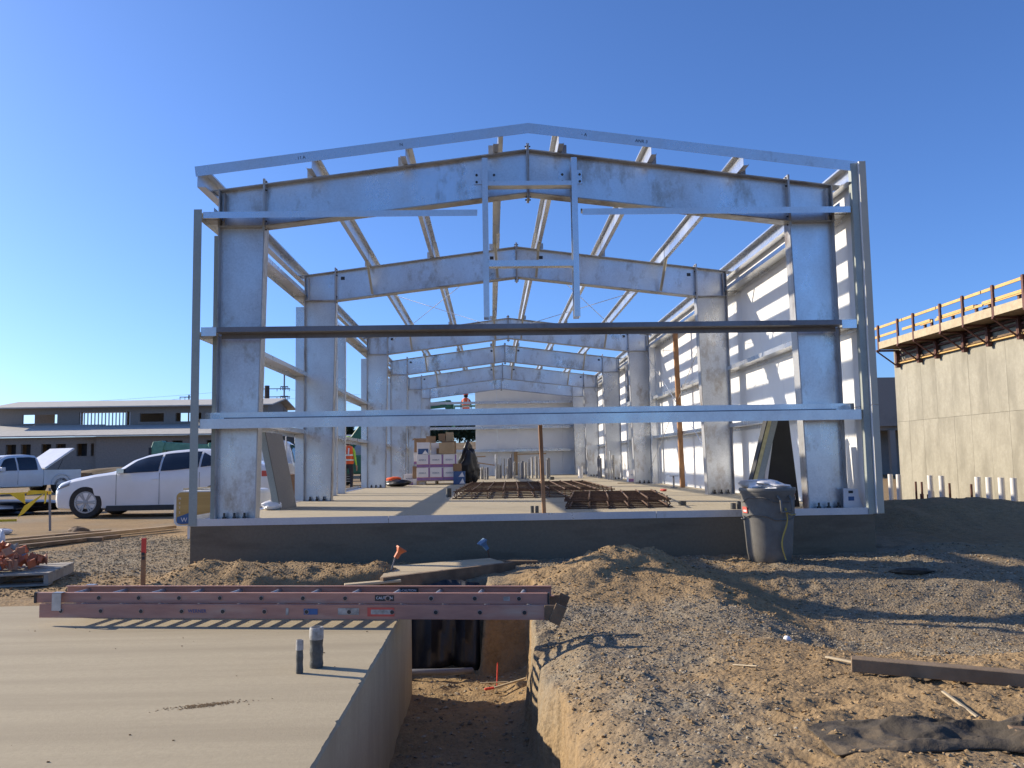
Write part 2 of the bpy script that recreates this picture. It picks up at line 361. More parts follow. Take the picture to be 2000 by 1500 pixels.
gx = axis([(-900, -100, 80), (-100, -30, 7), (-30, -8, 1.0), (-8, -3, .09), (-3, -.9, .05), (-.9, 3.2, .025), (3.2, 3.6, .04), (3.6, 7, .05), (7, 14, .14), (14, 30, 1.2), (30, 100, 7), (100, 900, 80)])
gy = axis([(-60, 0, 6), (0, 2.4, .2), (2.4, 6.6, .025), (6.6, 9.0, .035), (9.0, 12, .06), (12, 18, .16), (18, 44, 1.0), (44, 140, 6), (140, 2600, 130)])
X, Y = np.meshgrid(gx, gy); Z = height(X, Y)
tr = trench(X, Y)
sl = np.abs(np.gradient(Z, axis=1)) > .02
PX = X + np.where(sl & (X > -.2) & (X < .8) & (Y < 8), .05*fbm(Y*1.0, Z*1.5, .22, 4, 31) + .03*np.abs(fbm(Y, Z*2, .07, 3, 32)), 0)
nx, ny = len(gx), len(gy)
verts = np.stack([PX, Y, Z], -1).reshape(-1, 3)
idx = np.arange(nx*ny).reshape(ny, nx)
quads = np.stack([idx[:-1, :-1], idx[:-1, 1:], idx[1:, 1:], idx[1:, :-1]], -1).reshape(-1, 4)
gm = bpy.data.meshes.new('ground'); gm.from_pydata(verts.tolist(), [], quads.tolist())
gm.polygons.foreach_set('use_smooth', [True]*len(gm.polygons))
at = gm.attributes.new('gravel', 'FLOAT', 'POINT'); at.data.foreach_set('value', gravel_mask(X, Y).reshape(-1).astype(np.float32))
def ground_mat():
    m, t, b = nodes('dirt_and_gravel'); co = coords(t, (1, 1, 1), False)
    a = N(t, 'ShaderNodeAttribute', attribute_name='gravel')
    dirt = mixc(t, noise(t, co, 1.1, 6, .65, .35, .65), (.375, .258, .136), (.295, .20, .104))
    dirt = mixc(t, noise(t, co, 14, 6, .7, .40, .72), dirt, (.215, .147, .078))
    vor = N(t, 'ShaderNodeTexVoronoi', Scale=42.0); t.links.new(co, vor.inputs['Vector'])
    sp = N(t, 'ShaderNodeMapRange'); t.links.new(vor.outputs['Color'], sp.inputs[0])
    st = mixc(t, sp.outputs[0], (.18, .15, .105), (.33, .285, .21))
    st = mixc(t, noise(t, co, 3, 5, .6, .4, .7), st, (.25, .195, .13))
    f = N(t, 'ShaderNodeMath', operation='MULTIPLY_ADD', use_clamp=True); t.links.new(noise(t, co, 9, 4, .6, .25, .75), f.inputs[0]); f.inputs[1].default_value = .55
    sub = N(t, 'ShaderNodeMath', operation='SUBTRACT'); t.links.new(a.outputs['Fac'], sub.inputs[0]); sub.inputs[1].default_value = .35
    t.links.new(sub.outputs[0], f.inputs[2])
    t.links.new(mixc(t, f.outputs[0], dirt, st), b.inputs['Base Color'])
    b.inputs['Roughness'].default_value = .95; b.inputs['Specular IOR Level'].default_value = .15
    h = N(t, 'ShaderNodeMath', operation='MULTIPLY_ADD'); t.links.new(noise(t, co, 38, 8, .75, 0, 1), h.inputs[0]); h.inputs[1].default_value = 1.0
    vd = N(t, 'ShaderNodeMath', operation='MULTIPLY'); t.links.new(vor.outputs['Distance'], vd.inputs[0]); vd.inputs[1].default_value = -.8
    t.links.new(vd.outputs[0], h.inputs[2]); bump(t, b, h.outputs[0], .55, .02)
    return m
gm.materials.append(ground_mat())
ground = bpy.data.objects.new('ground', gm); COL.objects.link(ground); ground['kind'] = 'structure'

# stones and clods lying on the ground: nobody could count them
def scatter(name, mat, n, box, mask, smin, smax, label, flat=.7, seed=1):
    rg = np.random.RandomState(seed); pts = []
    x = rg.uniform(box[0], box[1], n*8)
    # nearer the camera the stones show larger: thin out with distance
    y = box[2] + (box[3]-box[2])*rg.rand(n*8)**1.35
    k = rg.rand(n*8) < mask(x, y); x, y = x[k][:n], y[k][:n]; n = len(x)
    s = smin + (smax-smin)*rg.rand(n)**3.2; s = s*(.75 + .05*y)
    z = height(x, y) + s*.22
    base = np.array([(1,0,0),(.3,.95,.1),(-.8,.6,0),(-.8,-.6,.05),(.3,-.95,0),(.15,.1,.85),(-.1,0,-.7)])
    ff = np.array([(0,1,5),(1,2,5),(2,3,5),(3,4,5),(4,0,5),(1,0,6),(2,1,6),(3,2,6),(4,3,6),(0,4,6)])
    V = base[None]*(1 + .35*(rg.rand(n, 7, 3)-.5)) * np.array([1, 1, flat])
    a = rg.rand(n)*6.283; c, sn = np.cos(a)[:, None], np.sin(a)[:, None]
    tx = rg.normal(0, .35, (n, 1)); V[..., 2] += V[..., 0]*tx
    W = np.stack([V[..., 0]*c - V[..., 1]*sn, V[..., 0]*sn + V[..., 1]*c, V[..., 2]], -1)*s[:, None, None] + np.stack([x, y, z], -1)[:, None]
    F = (ff[None] + (np.arange(n)*7)[:, None, None]).reshape(-1, 3)
    me = bpy.data.meshes.new(name); me.from_pydata(W.reshape(-1, 3).tolist(), [], F.tolist())
    cv = me.attributes.new('tone', 'FLOAT', 'POINT'); cv.data.foreach_set('value', np.repeat(rg.rand(n), 7).astype(np.float32))
    me.materials.append(mat); o = bpy.data.objects.new(name, me); COL.objects.link(o); return tag(o, label, name.replace('_', ' '), kind='stuff')
def tone_mat(name, c1, c2, c3):
    m, t, b = nodes(name); a = N(t, 'ShaderNodeAttribute', attribute_name='tone'); r = N(t, 'ShaderNodeValToRGB')
    e = r.color_ramp.elements; e[0].color = (*c1, 1); e[1].color = (*c3, 1); k = e.new(.55); k.color = (*c2, 1)
    t.links.new(a.outputs['Fac'], r.inputs[0]); t.links.new(r.outputs[0], b.inputs['Base Color']); b.inputs['Roughness'].default_value = .92; b.inputs['Specular IOR Level'].default_value = .08
    return m
g1 = tone_mat('gravel_stone', (.155, .125, .087), (.255, .215, .155), (.385, .335, .252))
d1 = tone_mat('dirt_clod', (.225, .152, .079), (.305, .208, .108), (.37, .255, .138))
inside = lambda x, y: (x > .36) | ((y > 8.8) & (x < -3.9)) | ((x < -1) & (y > 9.0) & (y < 10.1))
scatter('gravel', g1, 60000, (.36, 7.2, 2.7, 10.1), lambda x, y: gravel_mask(x, y)*(trench(x, y) < .05), .003, .0125, 'grey gravel spread over the dirt in the foreground', seed=1)
scatter('side_gravel', g1, 20000, (-7.6, -3.55, 8.6, 15.0), lambda x, y: gravel_mask(x, y)*.9, .003, .012, 'grey gravel on the dirt left of the foundation', seed=2)
scatter('dirt_clods', d1, 14000, (.36, 5.5, 2.7, 9.9), lambda x, y: (1-gravel_mask(x, y))*(trench(x, y) < .05)*.8 + .1, .003, .017, 'small brown clods of loose dirt in the foreground', seed=3)
scatter('left_clods', d1, 5000, (-6.5, -.9, 7.9, 10.1), lambda x, y: .8*(trench(x, y) < .02)*(y > 8.3), .004, .018, 'small brown clods along the dirt ridge before the foundation', seed=4)
scatter('trench_rubble', g1, 1500, (-.65, .3, 2.8, 8.1), lambda x, y: (trench(x, y) > .98)*1.0, .005, .020, 'small stones on the trench floor', seed=5)

# ------------------------------------------------------------------ near concrete slab
mb = MB(); rings = []; rg = random.Random(8)
for y in np.concatenate([np.arange(-4, 2.4, .4), np.arange(2.4, 7.34, .025), [7.35]]):
    j = .006*float(fbm(np.array(y), np.array(3.), .12, 3, 61)) + (.012*rg.random() if rg.random() < .06 else 0)
    rings.append([(-12, y, -.9), (-.68, y, -.9), (-.68 + .004*float(fbm(np.array(y), np.array(1.), .5, 3, 62)), y, FGZ-.012-abs(j)), (-.69 - abs(j)*1.2, y, FGZ), (-12, y, FGZ)])
mb.loft(rings); o = mb.build('concrete_slab', MT['slab']); o['kind'] = 'structure'
# hairline scrapes and crumbs of dirt on it
rg = random.Random(5); mb = MB()
for i in range(34):
    x, y = rg.uniform(-3.8, -.85), rg.uniform(3.3, 6.4); s = rg.uniform(.002, .006)
    mb.box((x, y, FGZ + s*.4), (s*1.6, s, s*.8), Matrix.Rotation(rg.uniform(0, 3), 3, 'Z'))
for i in range(420):
    x, y = rg.gauss(-1.36, .08), rg.gauss(4.23, .022); s = rg.uniform(.0015, .0042)
    mb.box((x, y + (x + 1.36)*.35, FGZ + s*.3), (s*1.6, s, s*.7), Matrix.Rotation(rg.uniform(0, 3), 3, 'Z'))
tag(mb.build('dirt_crumbs', d1), 'brown crumbs of dirt on the near concrete slab', 'dirt', kind='stuff')

# ------------------------------------------------------------------ building foundation
XC, Y0 = .51, 10.2
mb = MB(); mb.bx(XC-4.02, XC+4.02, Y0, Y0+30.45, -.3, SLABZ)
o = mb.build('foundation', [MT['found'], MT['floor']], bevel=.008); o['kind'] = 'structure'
mb = MB(); mb.bx(XC-4.0, XC+4.0, Y0+.02, Y0+30.43, SLABZ+.001, SLABZ+.005)
mb.build('floor', MT['floor'])['kind'] = 'structure'
# ------------------------------------------------------------------ steel building
B = thing('steel_building', 'galvanised steel frame of a gabled building on a raised concrete slab', 'building', (XC, Y0, SLABZ))
FY = [.39, 5.30, 13.10, 18.57, 24.51, 29.42]
HW, ZE, ZR = 3.82, 4.046, 4.536
SL = (ZR - ZE)/HW
ztop = lambda x: ZR - abs(x)*SL
KI, KB = 3.28, 3.60            # inner face of knee, underside of knee
CB = .46                        # column width at base
zbot = lambda x: lerp(3.995, KB, abs(x)/KI)
bolt0 = MB().lathe([(.017, -.016), (.017, 0), (.010, .001), (.010, .02)], 6).build('bolt', MT['bolt'], B)
bolt0.location = (0, -10, -3)
FW_ = .20
def column(sx, y, i):
    mb = MB(); xo, xi, xb = HW, KI, HW - CB
    mb.prism([(sx*xo, .012), (sx*xo, ztop(xo)), (sx*xi, ztop(xi)), (sx*xi, KB), (sx*xb, .012)], y-.006, y+.006)
    c = mb.build('column', MT['web'], B)
    MB().bx(min(sx*xo, sx*(xo+.014)), max(sx*xo, sx*(xo+.014)), y-FW_/2, y+FW_/2, .012, ztop(xo)).build('flange', MT['flange'], c)
    m = MB(); m.bar((sx*(xb-.008), y, .012), (sx*(xi-.008), y, KB), .014, FW_, (0, 1, 0)); m.build('flange', MT['flange'], c)
    MB().bx(min(sx*(xb-.02), sx*(xo+.02)), max(sx*(xb-.02), sx*(xo+.02)), y-.14, y+.14, 0, .012).build('base_plate', MT['flange'], c)
    MB().bx(min(sx*xi, sx*xo), max(sx*xi, sx*xo), y-FW_/2, y+FW_/2, KB-.014, KB).build('stiffener', MT['flange'], c)
    MB().bx(sx*xo - .006 - sx*.055, sx*xo + .006 - sx*.055, y-FW_/2+.01, y-.007, KB+.002, ztop(xo)-.03).build('stiffener', MT['flange'], c)
    b0 = None
    for bx_, by in ((.10, -.075), (.22, -.075), (.10, .075), (.34, -.075)):
        m = MB(); x = sx*(xo-bx_); m.tube((x, y+by, .012), (x, y+by, .085), .014, n=8); m.tube((x, y+by, .012), (x, y+by, .04), .026, n=6)
        m.build('anchor_bolt', MT['bolt'], c)
    if i == 1 and sx > 0:
        pass
    # slim post standing along the outer flange of the left columns
    if sx < 0:
        wz = .05 if i == 0 else .15
        m = MB(); m.sweep([(-wz/2, -.04), (wz/2, -.04), (wz/2, .04), (wz/2-.004, .04), (wz/2-.004, -.036), (-wz/2+.004, -.036), (-wz/2+.004, .04), (-wz/2, .04)], (-HW-.02-wz/2, y-.03, .01), (-HW-.02-wz/2, y-.03, 3.48), (0, 1, 0))
        m.build('outer_post', MT['greenzinc'] if i == 0 else MT['zinc'], B)
    return c
def rafter(sx, y, i):
    mb = MB()
    mb.prism([(sx*KI, ztop(KI)), (sx*.008, ztop(0)), (sx*.008, zbot(0)), (sx*KI, KB)], y-.006, y+.006)
    r = mb.build('rafter', MT['web'], B)
    m = MB(); m.bar((sx*(HW+.12), y, ztop(HW+.12)+.006), (sx*.004, y, ztop(0)+.006), FW_, .013, (0, 0, 1)); m.build('flange', MT['flange'], r)
    m = MB(); m.bar((sx*KI, y, KB-.006), (sx*.004, y, zbot(0)-.006), FW_, .013, (0, 0, 1)); m.build('flange', MT['flange'], r)
    MB().bx(min(sx*(KI-.012), sx*(KI+.012)), max(sx*(KI-.012), sx*(KI+.012)), y-FW_/2-.004, y+FW_/2+.004, KB-.07, ztop(KI)+.075).build('end_plate', MT['flange'], r)
    MB().bx(min(sx*.002, sx*.016), max(sx*.002, sx*.016), y-FW_/2-.004, y+FW_/2+.004, zbot(0)-.085, ztop(0)+.085).build('end_plate', MT['flange'], r)
    for zz in (ztop(0)+.055, zbot(0)-.055):
        for dy in (-.06, .06): same(bolt0, 'bolt', r, (sx*.016, y+dy, zz), (0, sx*R(90), 0))
    for zz in (ztop(KI)+.045, KB-.045, ztop(KI)-.06, KB+.06): same(bolt0, 'bolt', r, (sx*(KI-.012), y-.06, zz), (0, -sx*R(90), 0))
    for k, (hx, hz) in enumerate(((.45, .12), (KI-.12, .12))):
        if 0 < i < 5:
            m = MB(); z = ztop(hx)-hz; m.bx(sx*hx-.035, sx*hx+.035, y-.0075, y+.0075, z-.03, z+.03); m.build('rod_slot', MT['trim'], r)
    return r
for i, y in enumerate(FY):
    for sx in (-1, 1): column(sx, y, i); rafter(sx, y, i)

# roof purlins, one length to each bay, lapped at the frames
PXS = [-2.63, -1.50, -.37, .37, 1.50, 2.63]
def zprof(h, f, t=.0035, lip=.018, s=1):
    # web vertical, top flange one way, bottom flange the other
    p = [(-t/2, t), (-t/2, h-t), (-t/2, h), (f, h), (f, h-lip), (f-t, h-lip), (f-t, h-t), (t/2, h-t), (t/2, 0), (-f, 0), (-f, lip), (-f+t, lip), (-f+t, t)]
    return [(a*s, b) for a, b in p]
ends = [0] + FY[1:-1] + [30.3]
for x in PXS:
    s = 1 if x < 0 else -1
    for k in range(5):
        a, b = ends[k], ends[k+1]
        a2 = a - (.45 if k else 0); b2 = b + (.45 if k < 4 else 0)
        off = .006*(k % 2)
        z0 = ztop(x) + .0135
        MB().sweep(zprof(.2 - off*.6, .064, s=s), (x + off*s, a2, z0 + off*.3), (x + off*s, b2, z0 + off*.3)).build('purlin', MT['zinc'], B)
    for i, y in enumerate(FY):
        m = MB(); xx = x - s*.012; m.bx(xx-.003, xx+.003, y-.06, y+.06, ztop(x)+.014, ztop(x)+.17); m.bx(min(xx, xx-s*.11), max(xx, xx-s*.11), y-.063, y-.057, ztop(x)+.014, ztop(x)+.12)
        m.build('purlin_clip', MT['flange'], B)
        if i in (1, 2, 3, 4) and abs(x) in (.37, 2.63):
            d = -.52 if i else .5
            m = MB(); m.sweep([(-.022, -.003), (.022, -.003), (.022, .003), (-.016, .003), (-.016, .045), (-.022, .045)], (x - s*.02, y + d, ztop(x) + .03), (x + s*.02, y - .115, zbot(x) + .015), (0, -1, .3))
            m.build('flange_brace', MT['brace'], B)
def cprof(h, f, t=.0035, lip=.022, s=1):
    p = [(0, 0), (f, 0), (f, lip), (f-t, lip), (f-t, t), (t, t), (t, h-t), (f-t, h-t), (f-t, h-lip), (f, h-lip), (f, h), (0, h)]
    return [(a*s, b) for a, b in p]
for sx in (-1, 1):   # eave struts
    for k in range(5):
        a, b = ends[k], ends[k+1]
        MB().sweep(cprof(.24, .105, s=-sx), (sx*4.0, a, ztop(4.0)-.03), (sx*4.0, b-.008, ztop(4.0)-.03)).build('eave_strut', MT['zinc'], B)
# rake angles of the two gables
for yy, nm in ((0, 1), (30.3, -1)):
    for sx in (-1, 1):
        m = MB(); n_ = 1.0
        z0 = .215
        pr = [(0, -.115), (.006, -.115), (.006, .004), (.07, .004), (.07, .01), (0, .01)]
        A, Bp = Vector((sx*4.03, yy-.012*nm, ztop(4.03)+z0)), Vector((-sx*.012, yy-.012*nm + (.0015 if sx > 0 else 0), ZR+z0+.012*SL))
        m.sweep(pr, *((A, Bp) if sx > 0 else (Bp, A)))
        ra = m.build('rake_angle', MT['zinc'], B)
        if nm > 0:
            for xx, wd in (((-2.75, 'I I A'), (-1.55, 'N')) if sx < 0 else ((.68, '- A'), (1.38, 'ANR 3'))):
                an = math.atan(SL)*(1 if sx < 0 else -1)
                text('chalk_mark', wd, MT['bolt'], ra, .055, Matrix.Translation((xx, yy-.0145, ztop(xx)+z0-.055)) @ Matrix.Rotation(-an, 4, 'Y') @ Matrix.Rotation(R(90), 4, 'X'), .0004)

# girts: web lies flat, outer flange down, inner flange up
def zgirt(p0, p1, w, dn, upf, mat, name='girt', inn=1):
    t = .004
    pr = [(0, 0), (0, -dn), (t, -dn), (t, -t), (w, -t), (w, upf), (w-t, upf), (w-t, 0)]
    m = MB(); m.sweep([(a*inn, b) for a, b in pr], p0, p1); return m.build(name, mat, B)
GZ = [1.20, 2.235, 3.68]
# front wall: sweep along -x so that profile side points into the building
zgirt((-2.02, .012, GZ[0]), (-3.93, .012, GZ[0]), .20, .115, .085, MT['zinc'])
zgirt((3.93, .008, GZ[0]), (-2.02+.001, .008, GZ[0]), .20, .12, .088, MT['zinc'])
m = MB(); m.bx(-3.7, 3.7, .185, .189, GZ[0]+.003, GZ[0]+.022); m.build('girt_dark_strip', MT['zincdark'], B)  # dark strip added as the shadow line between the girt flanges
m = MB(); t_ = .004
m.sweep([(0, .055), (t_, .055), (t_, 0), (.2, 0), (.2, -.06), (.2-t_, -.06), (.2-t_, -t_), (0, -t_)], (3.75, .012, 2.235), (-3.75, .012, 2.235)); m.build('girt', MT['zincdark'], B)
for a, b in ((-3.93, -3.752), (3.752, 3.93)):
    m = MB(); m.bx(a, b, .008, .012, 2.185, 2.29); m.bx(a, b, .012, .2, 2.225, 2.231); m.build('girt_end_clip', MT['zinc'], B)
for a, b in ((-3.93, -.64), (.64, 3.93)):
    m = MB(); m.sweep([(0, -.065), (0, .012), (.004, .012), (.2, .012), (.2, .07), (.196, .07), (.196, .008), (.004, .008), (.004, -.065)], (b, .012, GZ[2]), (a, .012, GZ[2])); m.build('girt', MT['zinc'], B)
    m = MB(); m.bx(a + .22 if a < 0 else a, b if a < 0 else b - .22, .19, .194, GZ[2]+.014, GZ[2]+.055); m.build('girt_dark_strip', MT['zincdark'], B)  # dark strip along the top of the upper girts
# door jambs hanging from the front rafter with two headers
for sx, xj in ((-1, -.575), (1, .585)):
    m = MB(); s = sx
    m.sweep([(a, b) for a, b in cprof(.20, .07, .004, s=s)], (xj, .01, 2.37), (xj, .01, 4.335), (0, 1, 0)); m.build('door_jamb', MT['zinc'], B)
    m = MB(); xx = xj - s*.10
    m.bx(min(xj-.2*s, xj+.1*s), max(xj-.2*s, xj+.1*s), .370, .378, 4.12, 4.30); m.bx(xj-.005, xj+.005, .215, .37, 4.12, 4.36); j = m.build('jamb_clip', MT['zinc'], B)
    for dx in (.07, -.15):
        for dz in (4.15, 4.24): same(bolt0, 'bolt', j, (xj + dx*s, .366, dz), (R(90), 0, 0))
for z, dn, dp in ((4.02, .055, .15), (3.02, .075, .12)):
    m = MB(); m.sweep([(0, 0), (0, dn if z > 4 else 0), (.004, dn if z > 4 else 0), (.004, .004), (dp, .004), (dp, dn), (dp+.004, dn), (dp+.004, 0)] if z > 4 else [(0, 0), (0, dn), (.004, dn), (.004, .004), (dp, .004), (dp, 0)], (.583, .02, z-.03), (-.573, .02, z-.03)); m.build('door_header', MT['zinc'], B)
# sill channel round the slab edge
t_ = .005
for k, (a, b) in enumerate(((-4.01, -1.72), (-1.715, 1.42), (1.425, 4.0))):
    m = MB(); m.bx(a, b, -.008, -.003, -.045, .036); m.bx(a, b, -.003, .16, .007, .012); m.build('sill_channel', MT['sill'], B)
for k in range(5):
    a, b = .2 if k == 0 else FY[k]+.16, FY[k+1]-.16
    m = MB(); m.bx(-4.025, -4.02, a, b, -.03, .07); m.bx(-4.02, -3.86, a, b, .007, .012); m.build('sill_channel', MT['sill'], B)
# corner posts
m = MB(); m.bx(-4.03, -3.935, -.016, -.010, -.04, 3.715); m.bx(-4.03, -4.024, -.010, .10, -.04, 3.715); m.build('corner_post', MT['greenzinc'], B)
m = MB(); m.bx(3.945, 4.025, -.02, -.013, -.04, 4.22); m.bx(4.018, 4.025, -.013, .10, -.04, 4.22); m.bx(3.945, 3.951, -.013, .06, -.04, 4.22); m.build('corner_post', MT['greenzinc'], B)
# side girts, both long walls
for sx in (-1, 1):
    for z in GZ:
        for k in range(5):
            a = .02 if k == 0 else FY[k]
            b = FY[k+1]
            if k == 2 and sx > 0 and z > 2 and z < 3: pass
            p0, p1 = ((sx*4.0, a + (.003 if k % 2 else 0), z + .004*(k % 2)), (sx*4.0, b - .01, z + .004*(k % 2)))
            t = .004; w = .2
            pr = [(0, 0), (0, -.065), (t, -.065), (t, -t), (w, -t), (w, .065), (w-t, .065), (w-t, 0)]
            m = MB(); m.sweep([(q*-sx, r_) for q, r_ in pr], p0, p1); m.build('girt', MT['zinc'], B)
        for k, y in enumerate(FY):
            m = MB(); m.bx(min(sx*3.84, sx*4.0), max(sx*3.84, sx*4.0), y-.10, y+.10, z-.012, z-.005); m.bx(min(sx*3.836, sx*3.842), max(sx*3.836, sx*3.842), y-.1, y+.1, z-.10, z+.09); m.build('girt_clip', MT['flange'], B)
# framed opening in the left wall and posts in the right wall
def jamb(x, y, z1, wx=.20, wy=.12):
    m = MB(); m.bx(x-wx/2, x+wx/2, y-.004, y+.004, .01, z1); c = m.build('opening_jamb', MT['zinc'], B)
    for s in (-1, 1): MB().bx(x+s*wx/2-.004, x+s*wx/2+.004, y-wy/2, y+wy/2, .01, z1).build('flange', MT['zinc'], c)
    MB().bx(x-wx/2-.02, x+wx/2+.02, y-.09, y+.09, 0, .012).build('base_plate', MT['flange'], c)
jamb(-3.80, 7.75, 3.6, .21); jamb(-3.80, 8.85, 3.6, .19)
jamb(3.82, 12.55, 3.62, .16); jamb(3.82, 15.2, 3.62, .12); jamb(3.82, 16.6, 3.62, .12)
m = MB(); m.bx(3.74, 3.90, 15.26, 16.54, 2.30, 2.42); m.build('opening_header', MT['zinc'], B)
m = MB(); m.bx(3.84, 3.90, 15.27, 16.53, 2.43, 3.55); m.build('louvre_panel', MT['zincdark'], B)
# roof bracing rods, bays two and five
def rod(p0, p1, r=.0075):
    MB().tube(p0, p1, r, n=6).build('brace_rod', MT['zinc'], B)
for a, b in ((FY[1], FY[2]), (FY[4], FY[5])):
    for s in (-1, 1):
        rod((s*3.16, a+.02, ztop(3.16)-.13), (s*.45, b-.02, ztop(.45)-.13)); rod((s*.45, a+.02, ztop(.45)-.16), (s*3.16, b-.02, ztop(3.16)-.16))
for s in (1,):
    a, b = FY[1], FY[2]
    rod((s*3.70, a, .25), (s*3.70, b, 3.6)); rod((s*3.72, a, 3.6), (s*3.72, b, .25))
    a, b = FY[3], FY[4]
    rod((s*3.70, a, .25), (s*3.70, b, 3.6)); rod((s*-3.70, a, 3.6), (s*-3.70, b, .25))
# right wall of insulated panels, two rows
def panel(x0, x1, y0, y1, z0, z1, name='wall_panel', face='x'):
    c = MB().bx(x0, x1, y0, y1, z0, z1).build(name, MT['panel'], B, bevel=.004)
    return c
pw = 1.02; k = 0; y = -.06
while y < 30.4:
    y2 = min(y + pw, 30.42)
    for z0, z1 in ((-.035, 1.245), (1.249, 4.235)):
        c = panel(4.028, 4.09, y, y2 - .004, z0, z1)
        MB().bx(4.091, 4.112, y, y2 - .004, z0, z1).build('outer_skin', MT['paneltan'], c)
    y += pw
m = MB(); m.bx(4.03, 4.11, -.066, -.061, -.03, 1.24); m.build('edge_trim', MT['paneltan'], B)
m = MB(); m.bx(4.03, 4.11, -.066, -.061, 1.252, 4.23); m.build('edge_trim', MT['paneltan'], B)
# rear wall of panels, the upper left still open
x = -4.02
while x < 4.0:
    x2 = -3.27 if x < -4 else min(x + pw, 4.02)
    panel(x, x2-.004, 30.36, 30.44, -.03, 1.16)
    if x > -1.35:
        m = MB(); m.prism([(x, 1.165), (x2-.004, 1.165), (x2-.004, ztop(x2)+.12), (x, ztop(x)+.12)], 30.36, 30.44); m.build('wall_panel', MT['panel'], B)
    x = x2
for z in (1.17, 2.235, 3.42):
    zgirt((3.8, 30.10, z), (-3.8, 30.10, z), .2, .065, .065, MT['zinc'])
m = MB(); m.bx(.55, .72, 30.12, 30.3, 0, 1.1); m.build('opening_jamb', MT['wood'], B)
bpy.data.objects.remove(bolt0)
# ------------------------------------------------------------------ things on the floor slab
FZ = SLABZ + .006
def lumber(name, label, p0, p1, w, h, mat, cat='timber', upv=(0, 0, 1), group=None):
    o = MB(); o.bar(Vector(p0), Vector(p1), w, h, upv); return tag(o.build(name, mat, bevel=.003), label, cat, group)
lumber('wooden_post', 'short brown wooden post standing on the slab edge under the lowest front girt', (.63, 10.50, FZ), (.60, 10.46, 1.70), .045, .09, MT['woodpost'], 'post', (0, 1, 0))
lumber('wooden_prop', 'tall orange wooden prop standing by the white panel wall', (4.28, 19.35, FZ), (4.20, 19.25, 4.25), .10, .10, MT['woodpost'], 'post', (0, 1, 0))
MB_ = MB(); MB_.bx(3.93, 4.07, 18.9, 19.02, FZ, FZ+.02); MB_.tube((4.0, 18.96, FZ+.02), (4.0, 18.96, FZ+.26), .02); MB_.bx(3.9, 4.1, 18.9, 19.02, FZ+.26, FZ+.275)
tag(MB_.build('floor_stand', MT['steelpole']), 'small steel floor stand beside the tall orange prop', 'stand')

def mat_cage(name, label, x0, x1, y0, y1, sk, nl, nc, z=.13):
    t = thing(name, label, 'rebar mat', (x0, y0, FZ))
    for lv in (.012, z):
        for i in range(nl):
            f = i/(nl-1); y = f*(y1-y0); dx = sk*f
            j = random.uniform(-.03, .03)
            MB().tube((dx-.06+j, y, lv), (x1-x0+dx+.06+j, y+random.uniform(-.02, .02), lv), .011, n=6).build('bar', MT['rust'], t)
        for i in range(nc):
            f = i/(nc-1); x = f*(x1-x0)
            MB().tube((x, -.06, lv+.02), (x+sk, y1-y0+.06, lv+.02), .011, n=6).build('bar', MT['rust'], t)
    for i in range(nl):
        f = i/(nl-1)
        for s_ in (0, 1):
            xx = (x1-x0)*s_ + sk*f
            MB().path([(xx, f*(y1-y0), .01), (xx + (.04 if s_ else -.04), f*(y1-y0), z*.5), (xx, f*(y1-y0), z+.01)], .010, 6).build('hoop', MT['rust'], t)
    for i in range(0, nc, 1):
        f = i/(nc-1); MB().tube(((x1-x0)*f, 0, 0), ((x1-x0)*f, 0, z+.05), .009, n=5).build('hoop', MT['rust'], t)
    return t
mat_cage('rebar_mat', 'wide rusty rebar cage lying flat on the middle of the floor', -.62, 2.1, 15.2, 21.6, .15, 9, 11)
mat_cage('rebar_mat', 'small rusty rebar cage lying nearest the front sill', 1.02, 2.32, 11.45, 14.6, .38, 8, 6, .11)
# little pipe and bolt stubs near the sill
def stub(x, y, h, r, label, mat='tape', cat='pipe stub', name='pipe_stub', group=None):
    m = MB(); m.lathe([(r, 0), (r, h), (r*.75, h), (r*.75, h-.02)], 12)
    o = m.build(name, MT[mat], smooth=50); o.location = (x, y, FZ); return tag(o, label, cat, group)
stub(.50, 10.80, .085, .022, 'left of the two short dark stubs beside the brown wooden post')
stub(.56, 10.80, .085, .022, 'right of the two short dark stubs beside the brown wooden post')
stub(3.03, 10.85, .075, .035, 'left of the two dark stubs at the sill before the leaning panels')
stub(3.11, 10.88, .095, .03, 'right of the two dark stubs at the sill before the leaning panels')
stub(2.62, 11.9, .06, .055, 'dark square-cut stub at the corner of the small rebar cage')
stub(-.80, 16.2, .16, .05, 'dark stub at the left end of the wide rebar cage')
stub(2.05, 29.5, .10, .09, 'flat dark stub far back on the open floor')
stub(3.25, 31.5, .42, .09, 'single pale stub standing before the far right column', 'pipewhite')
# groups of conduit stubs standing at the back of the floor
rg = random.Random(11)
ORD = ['first', 'second', 'third', 'fourth', 'fifth', 'sixth', 'seventh', 'eighth', 'ninth', 'tenth', 'eleventh', 'twelfth', 'thirteenth']
def conduits(x0, x1, y0, y1, n, grp, lab, hmin=.45, hmax=.95):
    for i in range(n):
        x, y = lerp(x0, x1, (i + .2 + .6*rg.random())/n), rg.uniform(y0, y1)
        m = MB(); h = rg.uniform(hmin, hmax); r = rg.choice((.03, .045, .055)); m.lathe([(r, 0), (r, h), (r*.8, h), (r*.8, h-.05)], 8)
        mt = rg.choice(('tapewhite', 'steelpole', 'steelpole', 'alu'))
        o = m.build('conduit_stub', MT[mt], smooth=50); o.location = (x, y, FZ)
        tag(o, ORD[i] + ' from the left of the ' + {'tapewhite': 'pale', 'steelpole': 'grey', 'alu': 'silver'}[mt] + ' and other conduit stubs ' + lab, 'conduit', grp)
conduits(.15, .95, 31.5, 34.0, 11, 'conduit stubs in the middle clump', 'left of the flat board')
